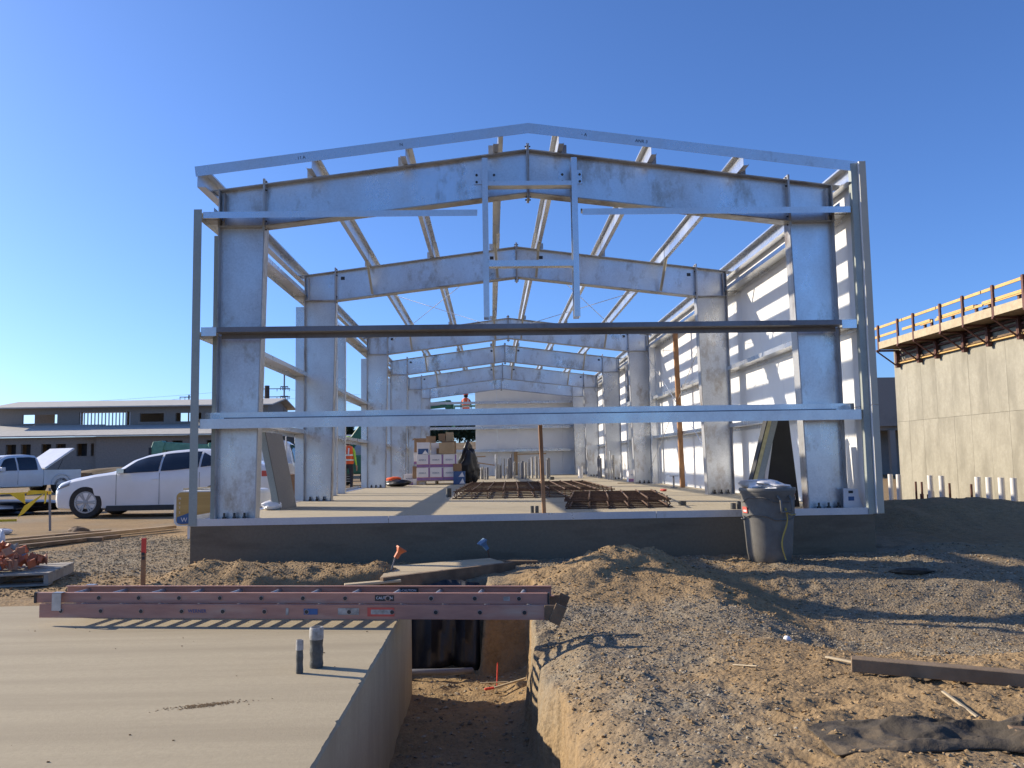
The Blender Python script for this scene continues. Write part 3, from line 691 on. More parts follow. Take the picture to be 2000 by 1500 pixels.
conduits(1.05, 2.15, 31.0, 33.8, 13, 'conduit stubs under the board', 'under the flat board', .6, .85)
conduits(-.75, -.1, 30.5, 32.5, 8, 'conduit stubs beside the black bag', 'right of the black bag', .4, .7)
conduits(3.75, 4.2, 27.5, 30.5, 9, 'conduit stubs by the right columns', 'among the right columns', .5, .95)
lumber('wooden_board', 'flat brown board lying across the conduit stubs at the back', (.95, 31.4, FZ+.90), (2.0, 31.4, FZ+.91), .14, .04, MT['wood'], 'board')
lumber('wooden_board', 'thin brown board lying across stubs right of the black bag', (-.95, 31.2, FZ+.82), (-.2, 31.2, FZ+.84), .12, .04, MT['wood'], 'board')
lumber('wooden_board', 'brown board sloping over stubs right of the black bag', (-.75, 30.4, FZ+.66), (.12, 30.4, FZ+.52), .10, .04, MT['wood'], 'board')
lumber('wooden_board', 'pale strip of wood lying on the floor near the white panel wall', (3.4, 23.4, FZ+.012), (4.0, 23.3, FZ+.012), .06, .022, MT['plywood'], 'board')

# ---- pallet of cartons
def pallet(label, loc, w, d, h, mat, rz=0, nb=6):
    t = thing('wooden_pallet', label, 'pallet', loc, rz); hh = h
    bw = d/(nb*1.25)
    for i in range(nb): 
        y = -d/2 + bw/2 + i*(d-bw)/(nb-1); MB().bx(-w/2, w/2, y-bw/2, y+bw/2, hh-.02, hh).build('deck_board', MT[mat], t, bevel=.002)
    for y in (-d/2+bw/2, 0, d/2-bw/2): MB().bx(-w/2, w/2, y-bw/2, y+bw/2, 0, .018).build('bottom_board', MT[mat], t)
    for x in (-w/2+.025, 0, w/2-.025): MB().bx(x-.022, x+.022, -d/2, d/2, .019, hh-.021).build('stringer', MT[mat], t)
    return t
PB = Vector((-1.63, 25.9, FZ))
pallet('wooden pallet under the stacked white cartons', PB, 1.12, 1.0, .125, 'cardlight')
def carton(x, y, z, s, label, word=True, rz=0, group=None, purple=True):
    t = thing('white_carton', label, 'carton', (x, y, z), rz, group); h = s*.97
    MB().bx(-s/2, s/2, -s/2, s/2, 0, h).build('box', MT['carton'], t, bevel=.004)
    if purple:
        e = .004
        MB().bx(-s/2+.002, s/2-.002, -s/2-e, -s/2, .004, h*.22).build('bottom_print', MT['purple'], t)
        MB().bx(-s/2+.002, s/2-.002, -s/2-e*.9, -s/2, h*.224, h*.25).build('red_line', MT['redpr'], t)
        MB().bx(s/2-s*.12, s/2-.002, -s/2-e*.8, -s/2, h*.255, h-.004).build('side_print', MT['purple'], t)
    if word: text('lettering', 'ADEKA', MT['bluepr'], t, s*.17, facing_cam(-s*.06, -s/2-.006, h*.58))
    return t
S = .385
for r in range(2):
    for c in range(3):
        carton(PB.x - .365 + c*(S+.006), PB.y-.28, PB.z + .127 + r*(S*.97+.006), S, ('lower' if r == 0 else 'upper') + ' ' + ('left', 'middle', 'right')[c] + ' white and purple carton at the front of the pallet')
carton(PB.x - .365, PB.y-.27, PB.z + .127 + 2*(S*.97+.006), S*.95, 'white carton with a blue label and white triangle on top of the pallet stack', False, purple=False)
bt = [o for o in COL.objects if o.name.startswith('white_carton')][-1]
MB().bx(-.15, .15, -.188, -.184, .01, .17).build('blue_label', MT['bluepr'], bt)
m = MB(); m.prism([(-.03, .012), (.148, .012), (.06, .13)], -.1935, -.189); m.build('triangle_print', MT['white'], bt)
carton(PB.x + .03, PB.y-.1, PB.z + .127 + 2*(S*.97+.006), S*.9, 'plain white carton behind the brown boxes on the pallet stack', False, purple=False)
carton(-2.43, 25.75, FZ, .33, 'small white carton standing alone left of the brown boxes', True, .1)
carton(-2.16, 26.4, FZ+.60, .36, 'white carton half hidden behind the brown boxes at the left', False)
carton(4.15, 25.2, FZ, .36, 'white and purple carton standing alone by the right column', True)
def cbox(x, y, z, w, d, h, label, mat='card', rz=0, flaps=False):
    t = thing('cardboard_box', label, 'box', (x, y, z), rz); MB().bx(-w/2, w/2, -d/2, d/2, 0, h).build('box', MT[mat], t, bevel=.004)
    MB().bx(-.025, .025, -d/2-.002, d/2, h-.001, h+.002).build('packing_tape', MT['cardlight'], t)
    if flaps: 
        for s in (-1, 1): MB().box((s*(w/2+.03), 0, h-.02), (.10, d*.96, .006), Matrix.Rotation(s*R(38), 3, 'Y')).build('flap', MT['cardlight'], t)
    return t
cbox(-2.12, 25.7, FZ, .36, .4, .18, 'low white box under the brown boxes left of the pallet', 'carton')
cbox(-2.14, 25.72, FZ+.184, .36, .4, .36, 'brown cardboard box on the low white box left of the pallet')
cbox(-2.06, 25.68, FZ+.548, .24, .3, .2, 'small brown box topmost left of the lettered cartons')
cbox(-2.13, 26.35, FZ+.965, .38, .4, .42, 'tall open brown box on the stack at the upper left', 'card', 0, True)
cbox(-1.31, 25.62, PB.z+.90, .44, .42, .33, 'pale brown box with a white label on the right of the stack', 'cardlight')
cbox(-1.27, 26.10, PB.z+.90, .42, .4, .38, 'brown box behind the pale brown one on the stack', 'card')
cbox(-1.53, 25.66, PB.z+.905, .17, .2, .16, 'small dark brown box beside the pale one on the stack')
cbox(-1.47, 26.06, PB.z+1.285, .20, .25, .22, 'left of the two small brown boxes at the top right of the stack')
cbox(-1.24, 26.06, PB.z+1.285, .22, .25, .26, 'right of the two small brown boxes at the top right of the stack', 'cardlight')
cbox(-1.80, 26.0, PB.z+1.245, .27, .3, .19, 'brown box lying topmost at the left of the stack')
t = cbox(-.94, 25.45, FZ, .34, .3, .38, 'dark blue carton with a white triangle before the black bag', 'bluepr')
m = MB(); m.prism([(-.02, .22), (.15, .22), (.09, .36)], -.1565, -.152); m.build('triangle_print', MT['carton'], t)
m = MB(); m.prism([(0, .02), (.165, .02), (.1, .18)], -.1565, -.152); m.build('triangle_print', MT['carton'], t)
cbox(-1.0, 25.5, FZ+.385, .24, .24, .22, 'brown box on the dark blue carton before the black bag')
def lump(name, mat, label, cat, loc, sx, sy, sz, seed=0, amp=.25, top=None, n=20, rings=14):
    rg_ = np.random.RandomState(seed); m = MB(); rr = []
    for j in range(rings):
        a = math.pi*j/(rings-1); z = (1-math.cos(a))/2; r = max(1e-4, math.sin(a))**.6
        if top: r *= lerp(1, top, z)
        ring = []
        for i in range(n):
            th = 2*math.pi*i/n; q = 1 + amp*float(fbm(np.array(math.cos(th)*1.6+seed), np.array(math.sin(th)*1.6+z*3), .8, 3, seed))
            ring.append((math.cos(th)*r*sx*q + .0, math.sin(th)*r*sy*q, z*sz*(1 + .25*amp*float(vn(np.array(th*1.3), np.array(z*4.+seed))))))
        rr.append(ring)
    m.loft(rr); o = m.build(name, mat, smooth=70); o.location = loc; return tag(o, label, cat)
lump('rubbish_bag', MT['black'], 'tall black plastic rubbish bag beside the cartons', 'bag', (-.66, 26.3, FZ), .36, .32, 1.12, 4, .75, .42, 30, 22)
lump('dark_jacket', MT['black'], 'black jacket dropped on the floor before the third left column', 'jacket', (-2.62, 24.1, FZ), .33, .3, .2, 6, .4)
lump('orange_vest', MT['vest'], 'orange vest lying on the dropped black jacket', 'vest', (-2.72, 24.15, FZ+.12), .22, .2, .14, 8, .5)
lump('red_glove', MT['redpr'], 'small red scrap on the floor near the white panel wall', 'scrap', (3.42, 17.2, FZ), .07, .06, .05, 3, .4)
# ---- leaning panels
t = thing('leaning_panel', 'grey insulated panel leaning by the first two left columns', 'panel', (-3.13, 12.62, FZ), R(0))
m = MB(); m.prism([(.0, 0), (.09, 0), (-.14, 1.12), (-.23, 1.12)], -.06, -.054); m.build('edge_face', MT['greenzinc'], t)
m = MB(); m.prism([(.0, 0), (.09, 0), (-.14, 1.12), (-.23, 1.12)], -.05, .95); m.build('board', MT['greypanel'], t, bevel=.003)
m = MB(); m.prism([(.092, 0), (.1, 0), (-.13, 1.12), (-.138, 1.12)], -.052, .95); m.build('face', MT['greypanel'], t)
o = lump('plastic_scrap', MT['bag'], 'crumpled white plastic at the foot of the leaning grey panel', 'scrap', (-3.18, 12.6, FZ), .13, .1, .13, 2, .5)
t = thing('leaning_panel', 'insulated panel with a yellow foam edge leaning behind the bin', 'panel', (3.22, 11.0, FZ))
for nm, x0, x1, mt in (('back_skin', -.012, 0, 'darkpanel'), ('foam_core', .002, .05, 'foam'), ('front_skin', .052, .13, 'greenzinc')):
    m = MB(); m.prism([(x0, 0), (x1, 0), (x1+.33, 1.13), (x0+.33, 1.13)], -.06, .10); m.build(nm, MT[mt], t)
t = thing('leaning_panel', 'narrow white-edged panel leaning next to the yellow foam panel', 'panel', (3.42, 11.05, FZ))
m = MB(); m.prism([(.0, 0), (.045, 0), (.25, 1.18), (.205, 1.18)], -.06, .10); m.build('board', MT['panel'], t)
t = thing('leaning_panel', 'black faced panel standing before the front right column', 'panel', (3.50, 11.12, FZ))
m = MB(); m.add([(-.06, 0, 0), (.47, 0, 0), (.39, .05, 1.17), (.235, .05, 1.17), (-.06, .05, 0), (.47, .05, 0), (.39, .1, 1.17), (.235, .1, 1.17)], [(0,1,2,3),(4,7,6,5),(0,4,5,1),(1,5,6,2),(2,6,7,3),(3,7,4,0)]); m.build('board', MT['darkpanel'], t)
m = MB(); m.bar((.385, .05, 1.178), (.235, .05, 1.178), .05, .012); m.build('foam_edge', MT['foam'], t)
t = thing('paint_bucket', 'red bucket on the slab behind the grey bin', 'bucket', (3.66, 10.66, FZ)); t.scale = (.7,)*3
MB().lathe([(.10, 0), (.12, .26), (.125, .26), (.125, .28), (.11, .28), (.09, .02)], 20).build('tub', MT['red'], t, smooth=40)
m = MB(); m.path([(-.122, 0, .26), (-.10, -.10, .17), (0, -.14, .13), (.10, -.10, .17), (.122, 0, .26)], .004, 6); m.build('handle', MT['alu'], t)
t = thing('white_folder', 'white packet with a blue mark leaning inside the right front corner', 'packet', (4.27, 10.44, FZ))
m = MB(); m.prism([(0, 0), (.20, 0), (.18, .24), (.01, .25)], 0, .03); m.build('packet', MT['carton'], t)
m = MB(); m.bx(.055, .125, -.003, 0, .10, .15); m.build('blue_mark', MT['bluepr'], t); MB().bx(.06, .115, -.003, 0, .19, .22).build('dark_mark', MT['trim'], t)
t = thing('white_folder', 'white packet leaning at a slant beside the blue-marked packet', 'packet', (4.44, 10.46, FZ))
m = MB(); m.prism([(.0, 0), (.08, 0), (.0, .23), (-.03, .23)], 0, .05); m.build('packet', MT['carton'], t)

# ------------------------------------------------------------------ rubbish bin
BX, BY = 3.075, 9.62; BZ = float(height(BX, BY)) - .01
t = thing('rubbish_bin', 'round dark grey plastic rubbish bin before the foundation', 'bin', (BX, BY, BZ), R(-12))
prof = [(.21, 0), (.228, .02), (.245, .12), (.262, .36), (.272, .50), (.279, .50), (.284, .56), (.284, .60), (.290, .74), (.30, .755), (.30, .79), (.285, .792), (.272, .74), (.255, .3), (.22, .03)]
MB().lathe(prof, 40).build('body', MT['binplastic'], t, smooth=35)
m = MB(); m.lathe([(.295, .775), (.308, .777), (.312, .795), (.305, .812), (.29, .812), (.285, .79)], 40, caps=False); m.build('rim', MT['binplastic'], t, smooth=50)
def chevron(z):
    m = MB(); n = 48; r0 = .2885; ring = []
    for i in range(n+1):
        a = 2*math.pi*i/n; f = abs(((a*3/math.pi) % 2) - 1); zz = z + .05*np.clip((f-.35)*3, 0, 1)
        ring.append([(math.cos(a)*r0, math.sin(a)*r0, zz-.006), (math.cos(a)*(r0+.007), math.sin(a)*(r0+.007), zz), (math.cos(a)*r0, math.sin(a)*r0, zz+.006)])
    m.loft(ring, closed=False); return m.build('moulded_band', MT['binplastic'], t, smooth=60)
chevron(.47); chevron(.66)
for a in (-60, 120):
    Mz = Matrix.Rotation(R(a), 3, 'Z'); m = MB()
    m.path([Mz @ Vector((.283, -.075, .73)), Mz @ Vector((.33, -.07, .68)), Mz @ Vector((.335, -.065, .56)), Mz @ Vector((.335, .065, .56)), Mz @ Vector((.33, .07, .68)), Mz @ Vector((.283, .075, .73))], .013, 8); m.build('handle', MT['binplastic'], t, smooth=60)
Ml = Matrix.Rotation(R(-153), 4, 'Z')
m = MB(); mm = [Ml @ Vector((.289, -.045, .54)), Ml @ Vector((.289, .045, .54)), Ml @ Vector((.2945, .045, .61)), Ml @ Vector((.2945, -.045, .61))]
m.add(mm, [(0, 1, 2, 3)]); l = m.build('label_sticker', MT['redpr'], t)
m = MB(); mm = [Ml @ Vector((.2905, -.03, .555)), Ml @ Vector((.2905, .03, .555)), Ml @ Vector((.2925, .03, .575)), Ml @ Vector((.2925, -.03, .575))]; m.add(mm, [(0, 1, 2, 3)]); m.build('label_band', MT['white'], l)
rg = random.Random(2); pts = []
for i in range(13):
    f = i/12; a = R(-62 + 6*math.sin(f*7)); r = lerp(.315, .262, min(1, f*1.2)) + .008; pts.append((math.cos(a)*r, math.sin(a)*r, lerp(.60, .04, f)))
m = MB(); m.path(pts, [.006 + .004*rg.random() for _ in pts], 6)
m.path([(pts[1][0], pts[1][1], pts[1][2]), (pts[1][0]+.05, pts[1][1]-.0, pts[1][2]-.03), (pts[1][0]+.10, pts[1][1]+.03, pts[1][2]-.02)], .005, 5)
o = m.build('rope', MT['rope']); o.location = (BX, BY, BZ); o.rotation_euler = (0, 0, R(-12)); tag(o, 'frayed yellow rope hanging down the side of the grey bin', 'rope')
o = lump('bin_liner', MT['bag'], 'white plastic bag bulging out of the grey bin', 'bag', (BX-.02, BY, BZ+.75), .25, .22, .15, 5, .75, None, 30, 18)

# ------------------------------------------------------------------ ladder
L = thing('extension_ladder', 'pink fibreglass extension ladder lying across the slab edge and trench', 'ladder', (-3.30, 6.43, .197), math.atan2(-.52, 3.72))
def section(nm, x0, x1, y0, y1, z0, h, hole_x0, inn):
    s = MB(); s.bx(x0, x1, -.0, .001, 0, .001)
    root = None; rails = []
    for yy, d in ((y0, 1), (y1, -1)):
        fl = .030; tk = .006; d2 = d*inn
        pr = [(0, 0), (fl*d2, 0), (fl*d2, tk), (tk*d2, tk), (tk*d2, h-tk), (fl*d2, h-tk), (fl*d2, h), (0, h)]
        m = MB(); m.prism([(yy + a, z0 + b) for a, b in pr], x0, x1, 'x'); rails.append(m.build('rail', MT['fibre'], L, bevel=.0015))
    x = hole_x0; k = 0
    while x < x1 - .05:
        zc = z0 + h*.5
        m = MB(); m.tube((x, y0-.004, zc), (x, y1+.004, zc), .0155, n=10); ru = m.build('rung', MT['alu'], L, smooth=40)
        m = MB(); m.tube((x, y0-.0055, zc), (x, y0-.0045, zc), .0140, n=10); m.build('hollow_end', MT['trim'], ru)
        m = MB(); m.lathe([(.021, 0), (.021, .002), (.016, .003), (.016, 0)], 12); m2 = m.build('rung_collar', MT['fibre'], ru); m2.location = (x, y0, zc); m2.rotation_euler = (R(90), 0, 0)
        x += .305; k += 1
    return rails
rb = section('base', .02, 3.72, 0, .44, 0, .098, .19, 1)
rf = section('fly', -.03, 3.70, .037, .403, .100, .072, .15, 1)
for yy in (0, .44):
    s = 1 if yy else -1
    m = MB(); m.bx(3.68, 3.76, yy-.010, yy+.010, .0, .10); m.box((3.77, yy+s*.012, .04), (.08, .02, .13), Matrix.Rotation(R(24), 3, 'Y')); m.build('foot', MT['oldwood'], L, bevel=.004)
for yy in (-.006, .446):
    m = MB(); m.bx(.12, .19, min(yy, yy+.004), max(yy, yy+.004), .05, .178); m.bx(.12, .19, yy if yy < 0 else yy-.05, yy+.05 if yy < 0 else yy+.004, .1735, .178); m.build('guide_bracket', MT['alu'], L)
m = MB(); m.bx(-.045, -.028, .030, .075, .098, .174); m.build('rail_cap', MT['trim'], L); m = MB(); m.bx(3.70, 3.712, .030, .075, .098, .174); m.build('rail_cap', MT['trim'], L)
tag(MB().bx(-3.1, -2.9, 6.72, 6.86, FGZ+.001, .196).build('timber_block', MT['oldwood']), 'timber block under the left end of the ladder', 'block')
def sticker(x, z, w, h, mat, parent, word=None, wm=None, y=-.002, sz=.02):
    m = MB(); m.bx(x-w/2, x+w/2, y-.0008, y, z-h/2, z+h/2); s = m.build('sticker', MT[mat], parent)
    if word: text('lettering', word, MT[wm], s, sz, facing_cam(x, y-.0022, z), .0004)
    return s
sticker(2.565, .138, .135, .040, 'trim', rf[0], 'CAUTION', 'carton', y=.036, sz=.026)
sticker(2.66, .140, .14, .034, 'trim', rf[1], 'CAUTION', 'carton', y=.372, sz=.024)
text('lettering', 'WERNER', MT['bluepr'], rb[0], .034, facing_cam(1.22, -.002, .050), .0006)
sticker(2.05, .05, .10, .04, 'bluepr', rb[0]); sticker(2.32, .052, .15, .045, 'tapewhite', rb[0]); sticker(2.55, .05, .19, .06, 'redpr', rb[0]); sticker(2.555, .05, .15, .032, 'tapewhite', rb[0], y=-.0032)
sticker(1.88, .05, .02, .05, 'tapewhite', rb[0]); sticker(3.42, .135, .045, .03, 'tapewhite', rf[0], y=.036)
# ---- two taped pipe stubs through the near slab
def taped(x, y, h, r, label):
    t = thing('pipe_stub', label, 'pipe stub', (x, y, FGZ)); w1 = lambda z: r*(1 + .06*math.sin(z*90))
    MB().lathe([(w1(z), z) for z in np.linspace(0, h*.72, 9)], 18).build('dark_tape', MT['tape'], t, smooth=40)
    MB().lathe([(r*1.06, h*.70), (r*1.09, h*.74), (r*1.07, h*.95), (r*1.0, h), (r*.8, h), (r*.78, h*.9)], 18).build('white_tape', MT['tapewhite'], t, smooth=40)
    return t
taped(-.99, 4.95, .22, .0365, 'taller of the two taped pipe stubs rising from the near slab')
taped(-1.055, 4.82, .177, .019, 'thinner and shorter taped pipe stub rising from the near slab')

# ------------------------------------------------------------------ planks, stakes and litter around the trench
gz = lambda x, y: float(height(x, y))
t = thing('plywood_sheet', 'weathered plywood sheet laid over the trench before the foundation', 'plywood', (-.45, 8.95, .20))
m = MB(); m.add([(-.62, -.62, -.03), (.62, .16, -.01), (.42, .62, .0), (-.62, .22, -.02), (-.62, -.62, -.012), (.62, .16, .008), (.42, .62, .018), (-.62, .22, -.002)], [(0,3,2,1),(4,5,6,7),(0,1,5,4),(1,2,6,5),(2,3,7,6),(3,0,4,7)]); m.build('sheet', MT['plywood'], t)
lumber('timber_beam', 'long brown timber along the near edge of the plywood sheet', (-1.02, 8.05, .13), (.22, 9.12, .13), .06, .19, MT['oldwood'])
lumber('timber_beam', 'short timber lying flat beside the foundation behind the plywood', (.12, 9.72, .15), (.5, 9.75, .14), .12, .04, MT['oldwood'])
lumber('wooden_batten', 'thin pale batten lying at the left end of the plywood sheet', (-1.35, 8.0, .17), (-.85, 8.1, .19), .10, .022, MT['plywood'], 'batten')
def cap(parent=None, mat='orange', label=None, loc=(0, 0, 0), rot=(0, 0, 0), group=None, top=.034):
    m = MB(); m.prism([(-top, -top), (top, -top), (top, top), (-top, top)], .062, .074, 'z')
    m.loft([[(-.030, -.030, .062), (.030, -.030, .062), (.030, .030, .062), (-.030, .030, .062)], [(-.016, -.016, .035), (.016, -.016, .035), (.016, .016, .035), (-.016, .016, .035)], [(-.014, -.014, -.01), (.014, -.014, -.01), (.014, .014, -.01), (-.014, .014, -.01)]])
    o = m.build('rebar_guard', MT[mat]); o.location = loc; o.rotation_euler = rot; return tag(o, label, 'rebar cap', group)
m = MB(); m.tube((-1.04, 8.75, .12), (-.96, 8.72, .36), .008, n=6); tag(m.build('rebar_pin', MT['steelpole']), 'thin steel pin leaning in the dirt under the orange cap', 'pin')
o = cap(None, 'orange', 'orange rebar cap on the leaning pin before the foundation', (-.955, 8.715, .34), (R(5), R(32), .4)); o.scale = (1.35,)*3
m = MB(); m.tube((-.02, 9.62, .14), (-.06, 9.60, .34), .008, n=6); tag(m.build('rebar_pin', MT['rust']), 'thin pin under the blue cap by the foundation', 'pin')
o = cap(None, 'blueplastic', 'blue rebar cap on a pin by the foundation', (-.065, 9.60, .32), (R(5), R(-38), .4)); o.scale = (1.35,)*3
t = thing('survey_stake', 'wooden survey stake with a fluorescent red top left of the foundation', 'stake', (-3.38, 8.55, gz(-3.38, 8.55)-.05))
MB().bx(-.019, .019, -.012, .012, 0, .36).build('shaft', MT['woodpost'], t); MB().bx(-.0195, .0195, -.0125, .0125, .361, .505).build('red_top', MT['redstake'], t)
m = MB(); m.bx(-.018, .012, -.0135, -.0128, .34, .37); m.bx(-.01, .016, -.0135, -.0128, .30, .33); m.build('marking', MT['trim'], t)
m = MB(); m.tube((.02, 7.6, TR-.02), (.03, 7.62, TR+.19), .006, n=5); tag(m.build('marker_pin', MT['redstake']), 'thin red marker pin standing on the trench floor', 'pin')
lumber('wooden_stake', 'stake with a red tip lying on the sunlit trench floor', (.0, 7.30, TR+.06), (.26, 7.38, TR+.11), .024, .014, MT['plywood'], 'stake')
lumber('red_stake_tip', 'red painted tip of the stake lying on the trench floor', (-.08, 7.28, TR+.055), (-.003, 7.30, TR+.06), .026, .016, MT['redstake'], 'stake tip')
lumber('wooden_batten', 'pale thin batten lying on the sunlit trench floor', (-.12, 7.46, TR+.06), (.12, 7.44, TR+.07), .014, .01, MT['plywood'], 'batten')
m = MB(); m.path([(-1.3, 8.1, TR+.05), (-.75, 7.85, TR+.07), (-.38, 7.8, TR+.08), (-.2, 7.95, TR+.05)], .028, 10); tag(m.build('conduit_pipe', MT['steelpole'], smooth=60), 'grey pipe lying in the dark hollow behind the slab corner', 'pipe')
m = MB(); cols = []  # black sheet added so the hollow reads as deep shade
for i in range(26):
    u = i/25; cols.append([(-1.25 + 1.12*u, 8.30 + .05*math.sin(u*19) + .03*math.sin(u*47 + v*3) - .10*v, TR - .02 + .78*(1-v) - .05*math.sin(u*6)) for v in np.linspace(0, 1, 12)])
m.loft(cols, closed=False); o = m.build('hollow_dark_sheet', MT['black'], smooth=70); sm = o.modifiers.new('s', 'SOLIDIFY'); sm.thickness = .004
tag(o, 'black plastic sheet added to darken the hollow behind the slab corner', 'sheeting')
t = lumber('plank_shoring', 'upright pale plank against the far right trench wall', (.345, 7.35, TR+.02), (.345, 7.35, .05), .20, .02, MT['plywood'], 'plank', (1, 0, 0))
lumber('timber_beam', 'long dark timber lying on the gravel at the right edge', (1.95, 4.78, gz(2.2, 4.7)+.034), (3.4, 4.22, gz(2.9, 4.45)+.03), .09, .07, MT['duskwood'])
lumber('wooden_stick', 'pale splintered stick on the gravel behind the dark timber', (1.98, 5.22, gz(1.98, 5.22)+.012), (2.12, 4.93, gz(2.12, 4.93)+.025), .026, .012, MT['plywood'], 'stick')
lumber('wooden_stick', 'pale stick on the ground between the dark timber and the black fabric', (2.20, 4.30, gz(2.20, 4.30)+.012), (2.23, 4.05, gz(2.23, 4.05)+.015), .018, .010, MT['plywood'], 'stick')
lumber('wooden_stick', 'small yellowish stick on the dirt in the middle foreground', (1.40, 5.15, gz(1.40, 5.15)+.01), (1.50, 5.0, gz(1.50, 5.0)+.01), .014, .008, MT['plywood'], 'stick')
def scrap(px, py, s, lab, seed):
    o = lump('foam_scrap', MT['foamwhite'], lab, 'foam scrap', (px, py, gz(px, py)-.004), s, s*.8, s*1.15, seed, .5, .6, 9, 6); return o
scrap(2.03, 6.05, .036, 'white foam scrap farthest back on the gravel', 3)
scrap(2.66, 4.24, .026, 'white foam scrap near the right edge under the dark timber', 5)
scrap(2.03, 3.62, .022, 'white foam scrap in front of the black fabric', 7)
o = lump('stone', MT['greywood'], 'pale flat stone in front of the black fabric', 'stone', (2.24, 3.74, gz(2.24, 3.74)-.01), .045, .035, .045, 9, .4, None, 10, 7)
# crumpled geotextile
nx_, ny_ = 170, 60; m = MB(); vs_ = []
for j in range(ny_):
    for i in range(nx_):
        u, v = i/(nx_-1), j/(ny_-1); x = 1.38 + 1.35*u; wv = lerp(.16, .26, u)*(1 + .25*math.sin(u*9))
        y = 3.76 + .10*math.sin(u*5.2)*.6 + (v-.5)*2*wv - .12*u + .05*float(fbm(np.array(u*3), np.array(v*2), .6, 3, 41))
        e = max(0, 1 - abs(2*v-1)**4)*min(1, u*3.0); q = v*3.4 + .9*math.sin(u*4.3) + 1.6*float(fbm(np.array(u*3.0), np.array(v*1.3), .7, 3, 42)); q2 = v*1.3 - u*5.5 + float(fbm(np.array(u*4.0), np.array(v*2.), .5, 3, 43))
        rdg = lambda t_: (1 - abs((t_ % 2) - 1))**1.6
        z = e*(.008 + .060*rdg(q)*(.35 + .65*u) + .035*rdg(q2) + .010*float(fbm(np.array(u*22), np.array(v*6), .8, 3, 44))) + .004
        vs_.append((x, y, z))
V_ = np.array(vs_); V_[:, 2] += height(V_[:, 0], V_[:, 1])*.4 + gz(2, 3.75)*.6 - .004; vs_ = V_.tolist()
m.add(vs_, [(j*nx_+i, j*nx_+i+1, (j+1)*nx_+i+1, (j+1)*nx_+i) for j in range(ny_-1) for i in range(nx_-1)])
o = m.build('geotextile', MT['fabric'], smooth=80); sm = o.modifiers.new('s', 'SOLIDIFY'); sm.thickness = .004
tag(o, 'crumpled dirty black fabric half buried in the dirt at the lower right', 'fabric')
lumber('timber_offcut', 'end of a brown board at the right edge beside the black fabric', (2.16, 3.66, gz(2.2, 3.66)+.03), (2.8, 3.60, gz(2.4, 3.6)+.03), .10, .05, MT['oldwood'], 'board')
o = lump('brush_clump', MT['fabric'], 'small dark clump of debris on the gravel right of the bin', 'debris', (4.32, 8.95, gz(4.32, 8.95)-.01), .20, .07, .06, 11, .6)

# ------------------------------------------------------------------ left side: pallet of caps, lumber, tape
P = pallet('grey wooden pallet holding the heap of orange rebar caps', (-5.16, 9.45, gz(-5.0, 9.4)), 1.05, 1.0, .13, 'greywood', R(12), 5)
rg = random.Random(4); pz = gz(-5.0, 9.4) + .13
protos = {}
for i in range(75):
    a, r = rg.uniform(0, 6.28), .44*math.sqrt(rg.random()); lay = max(0, .24*(1 - (r/.46)**1.5))
    x, y = -5.26 + r*math.cos(a), 9.42 + .8*r*math.sin(a); z = pz + .035 + lay*rg.uniform(.35, 1.0)
    kk = rg.random(); mt = 'orange' if kk < .55 else 'orange2' if kk < .86 else 'blueplastic' if kk < .93 else 'greywood'
    word = {'orange': 'bright orange', 'orange2': 'faded orange', 'blueplastic': 'blue', 'greywood': 'grey'}[mt]
    lab = word + ' plastic rebar cap in the heap on the grey pallet'
    if mt in protos:
        o = protos[mt].copy(); COL.objects.link(o)
    else: o = cap(None, mt, lab); protos[mt] = o
    o['label'] = lab; o['group'] = word + ' rebar caps heaped on the pallet'
    o.location = (x, y, z); o.rotation_euler = (rg.uniform(-2.2, 2.2), rg.uniform(-2.2, 2.2), rg.uniform(0, 6)); o.scale = (1.25,)*3
for i, (a, b, w_, h_, mt, lab) in enumerate([
    ((-7.7, 12.0), (-5.75, 15.9), .12, .05, 'wood', 'longest brown board of the lumber pile left of the foundation'),
    ((-7.9, 12.3), (-5.9, 16.3), .10, .05, 'oldwood', 'dark board along the back of the lumber pile'),
    ((-7.5, 11.8), (-6.2, 14.6), .14, .05, 'oldwood', 'dark board along the front of the lumber pile'),
    ((-8.2, 12.9), (-6.9, 14.6), .15, .09, 'oldwood', 'thick dark timber behind the lumber pile by the stake'),
    ((-8.1, 12.5), (-6.6, 15.2), .10, .05, 'wood', 'pale brown board in the middle of the lumber pile')]):
    z = gz(*a) + .04 + (.05 if i in (0, 4) else 0)
    lumber('board', lab, (*a, z), (*b, z + .02*(i % 2)), w_, h_, MT[mt], 'board')
lumber('timber_block', 'short block supporting the right part of the lumber pile', (-6.5, 14.0, gz(-6.4, 14)+.03), (-6.2, 14.05, gz(-6.4, 14)+.03), .10, .07, MT['oldwood'], 'block')
lump('dirt_clod', MT['oldwood'], 'large dark clod on the lumber pile beside the steel stake', 'clod', (-7.0, 14.9, gz(-7, 14.9)), .17, .14, .17, 6, .4)
lump('white_wrapper', MT['bag'], 'white crumpled wrapper behind the lumber pile', 'wrapper', (-8.6, 15.6, gz(-8.6, 15.6)), .12, .08, .10, 4, .5)
lump('white_flag', MT['bag'], 'white and red paper scrap above the heap of caps', 'scrap', (-7.15, 12.9, gz(-7.15, 12.9)+.1), .07, .03, .20, 3, .4, .3)
sx_, sy_ = -8.15, 16.27
t = thing('steel_stake', 'thin grey steel stake in the dirt carrying the yellow tape', 'stake', (sx_, sy_, gz(sx_, sy_)-.03))
MB().tube((0, 0, 0), (-.03, 0, .82), .022, n=8).build('shaft', MT['steelpole'], t); MB().tube((-.03, 0, .70), (-.03, 0, .76), .03, n=8).build('tape_knot', MT['yellow'], t)
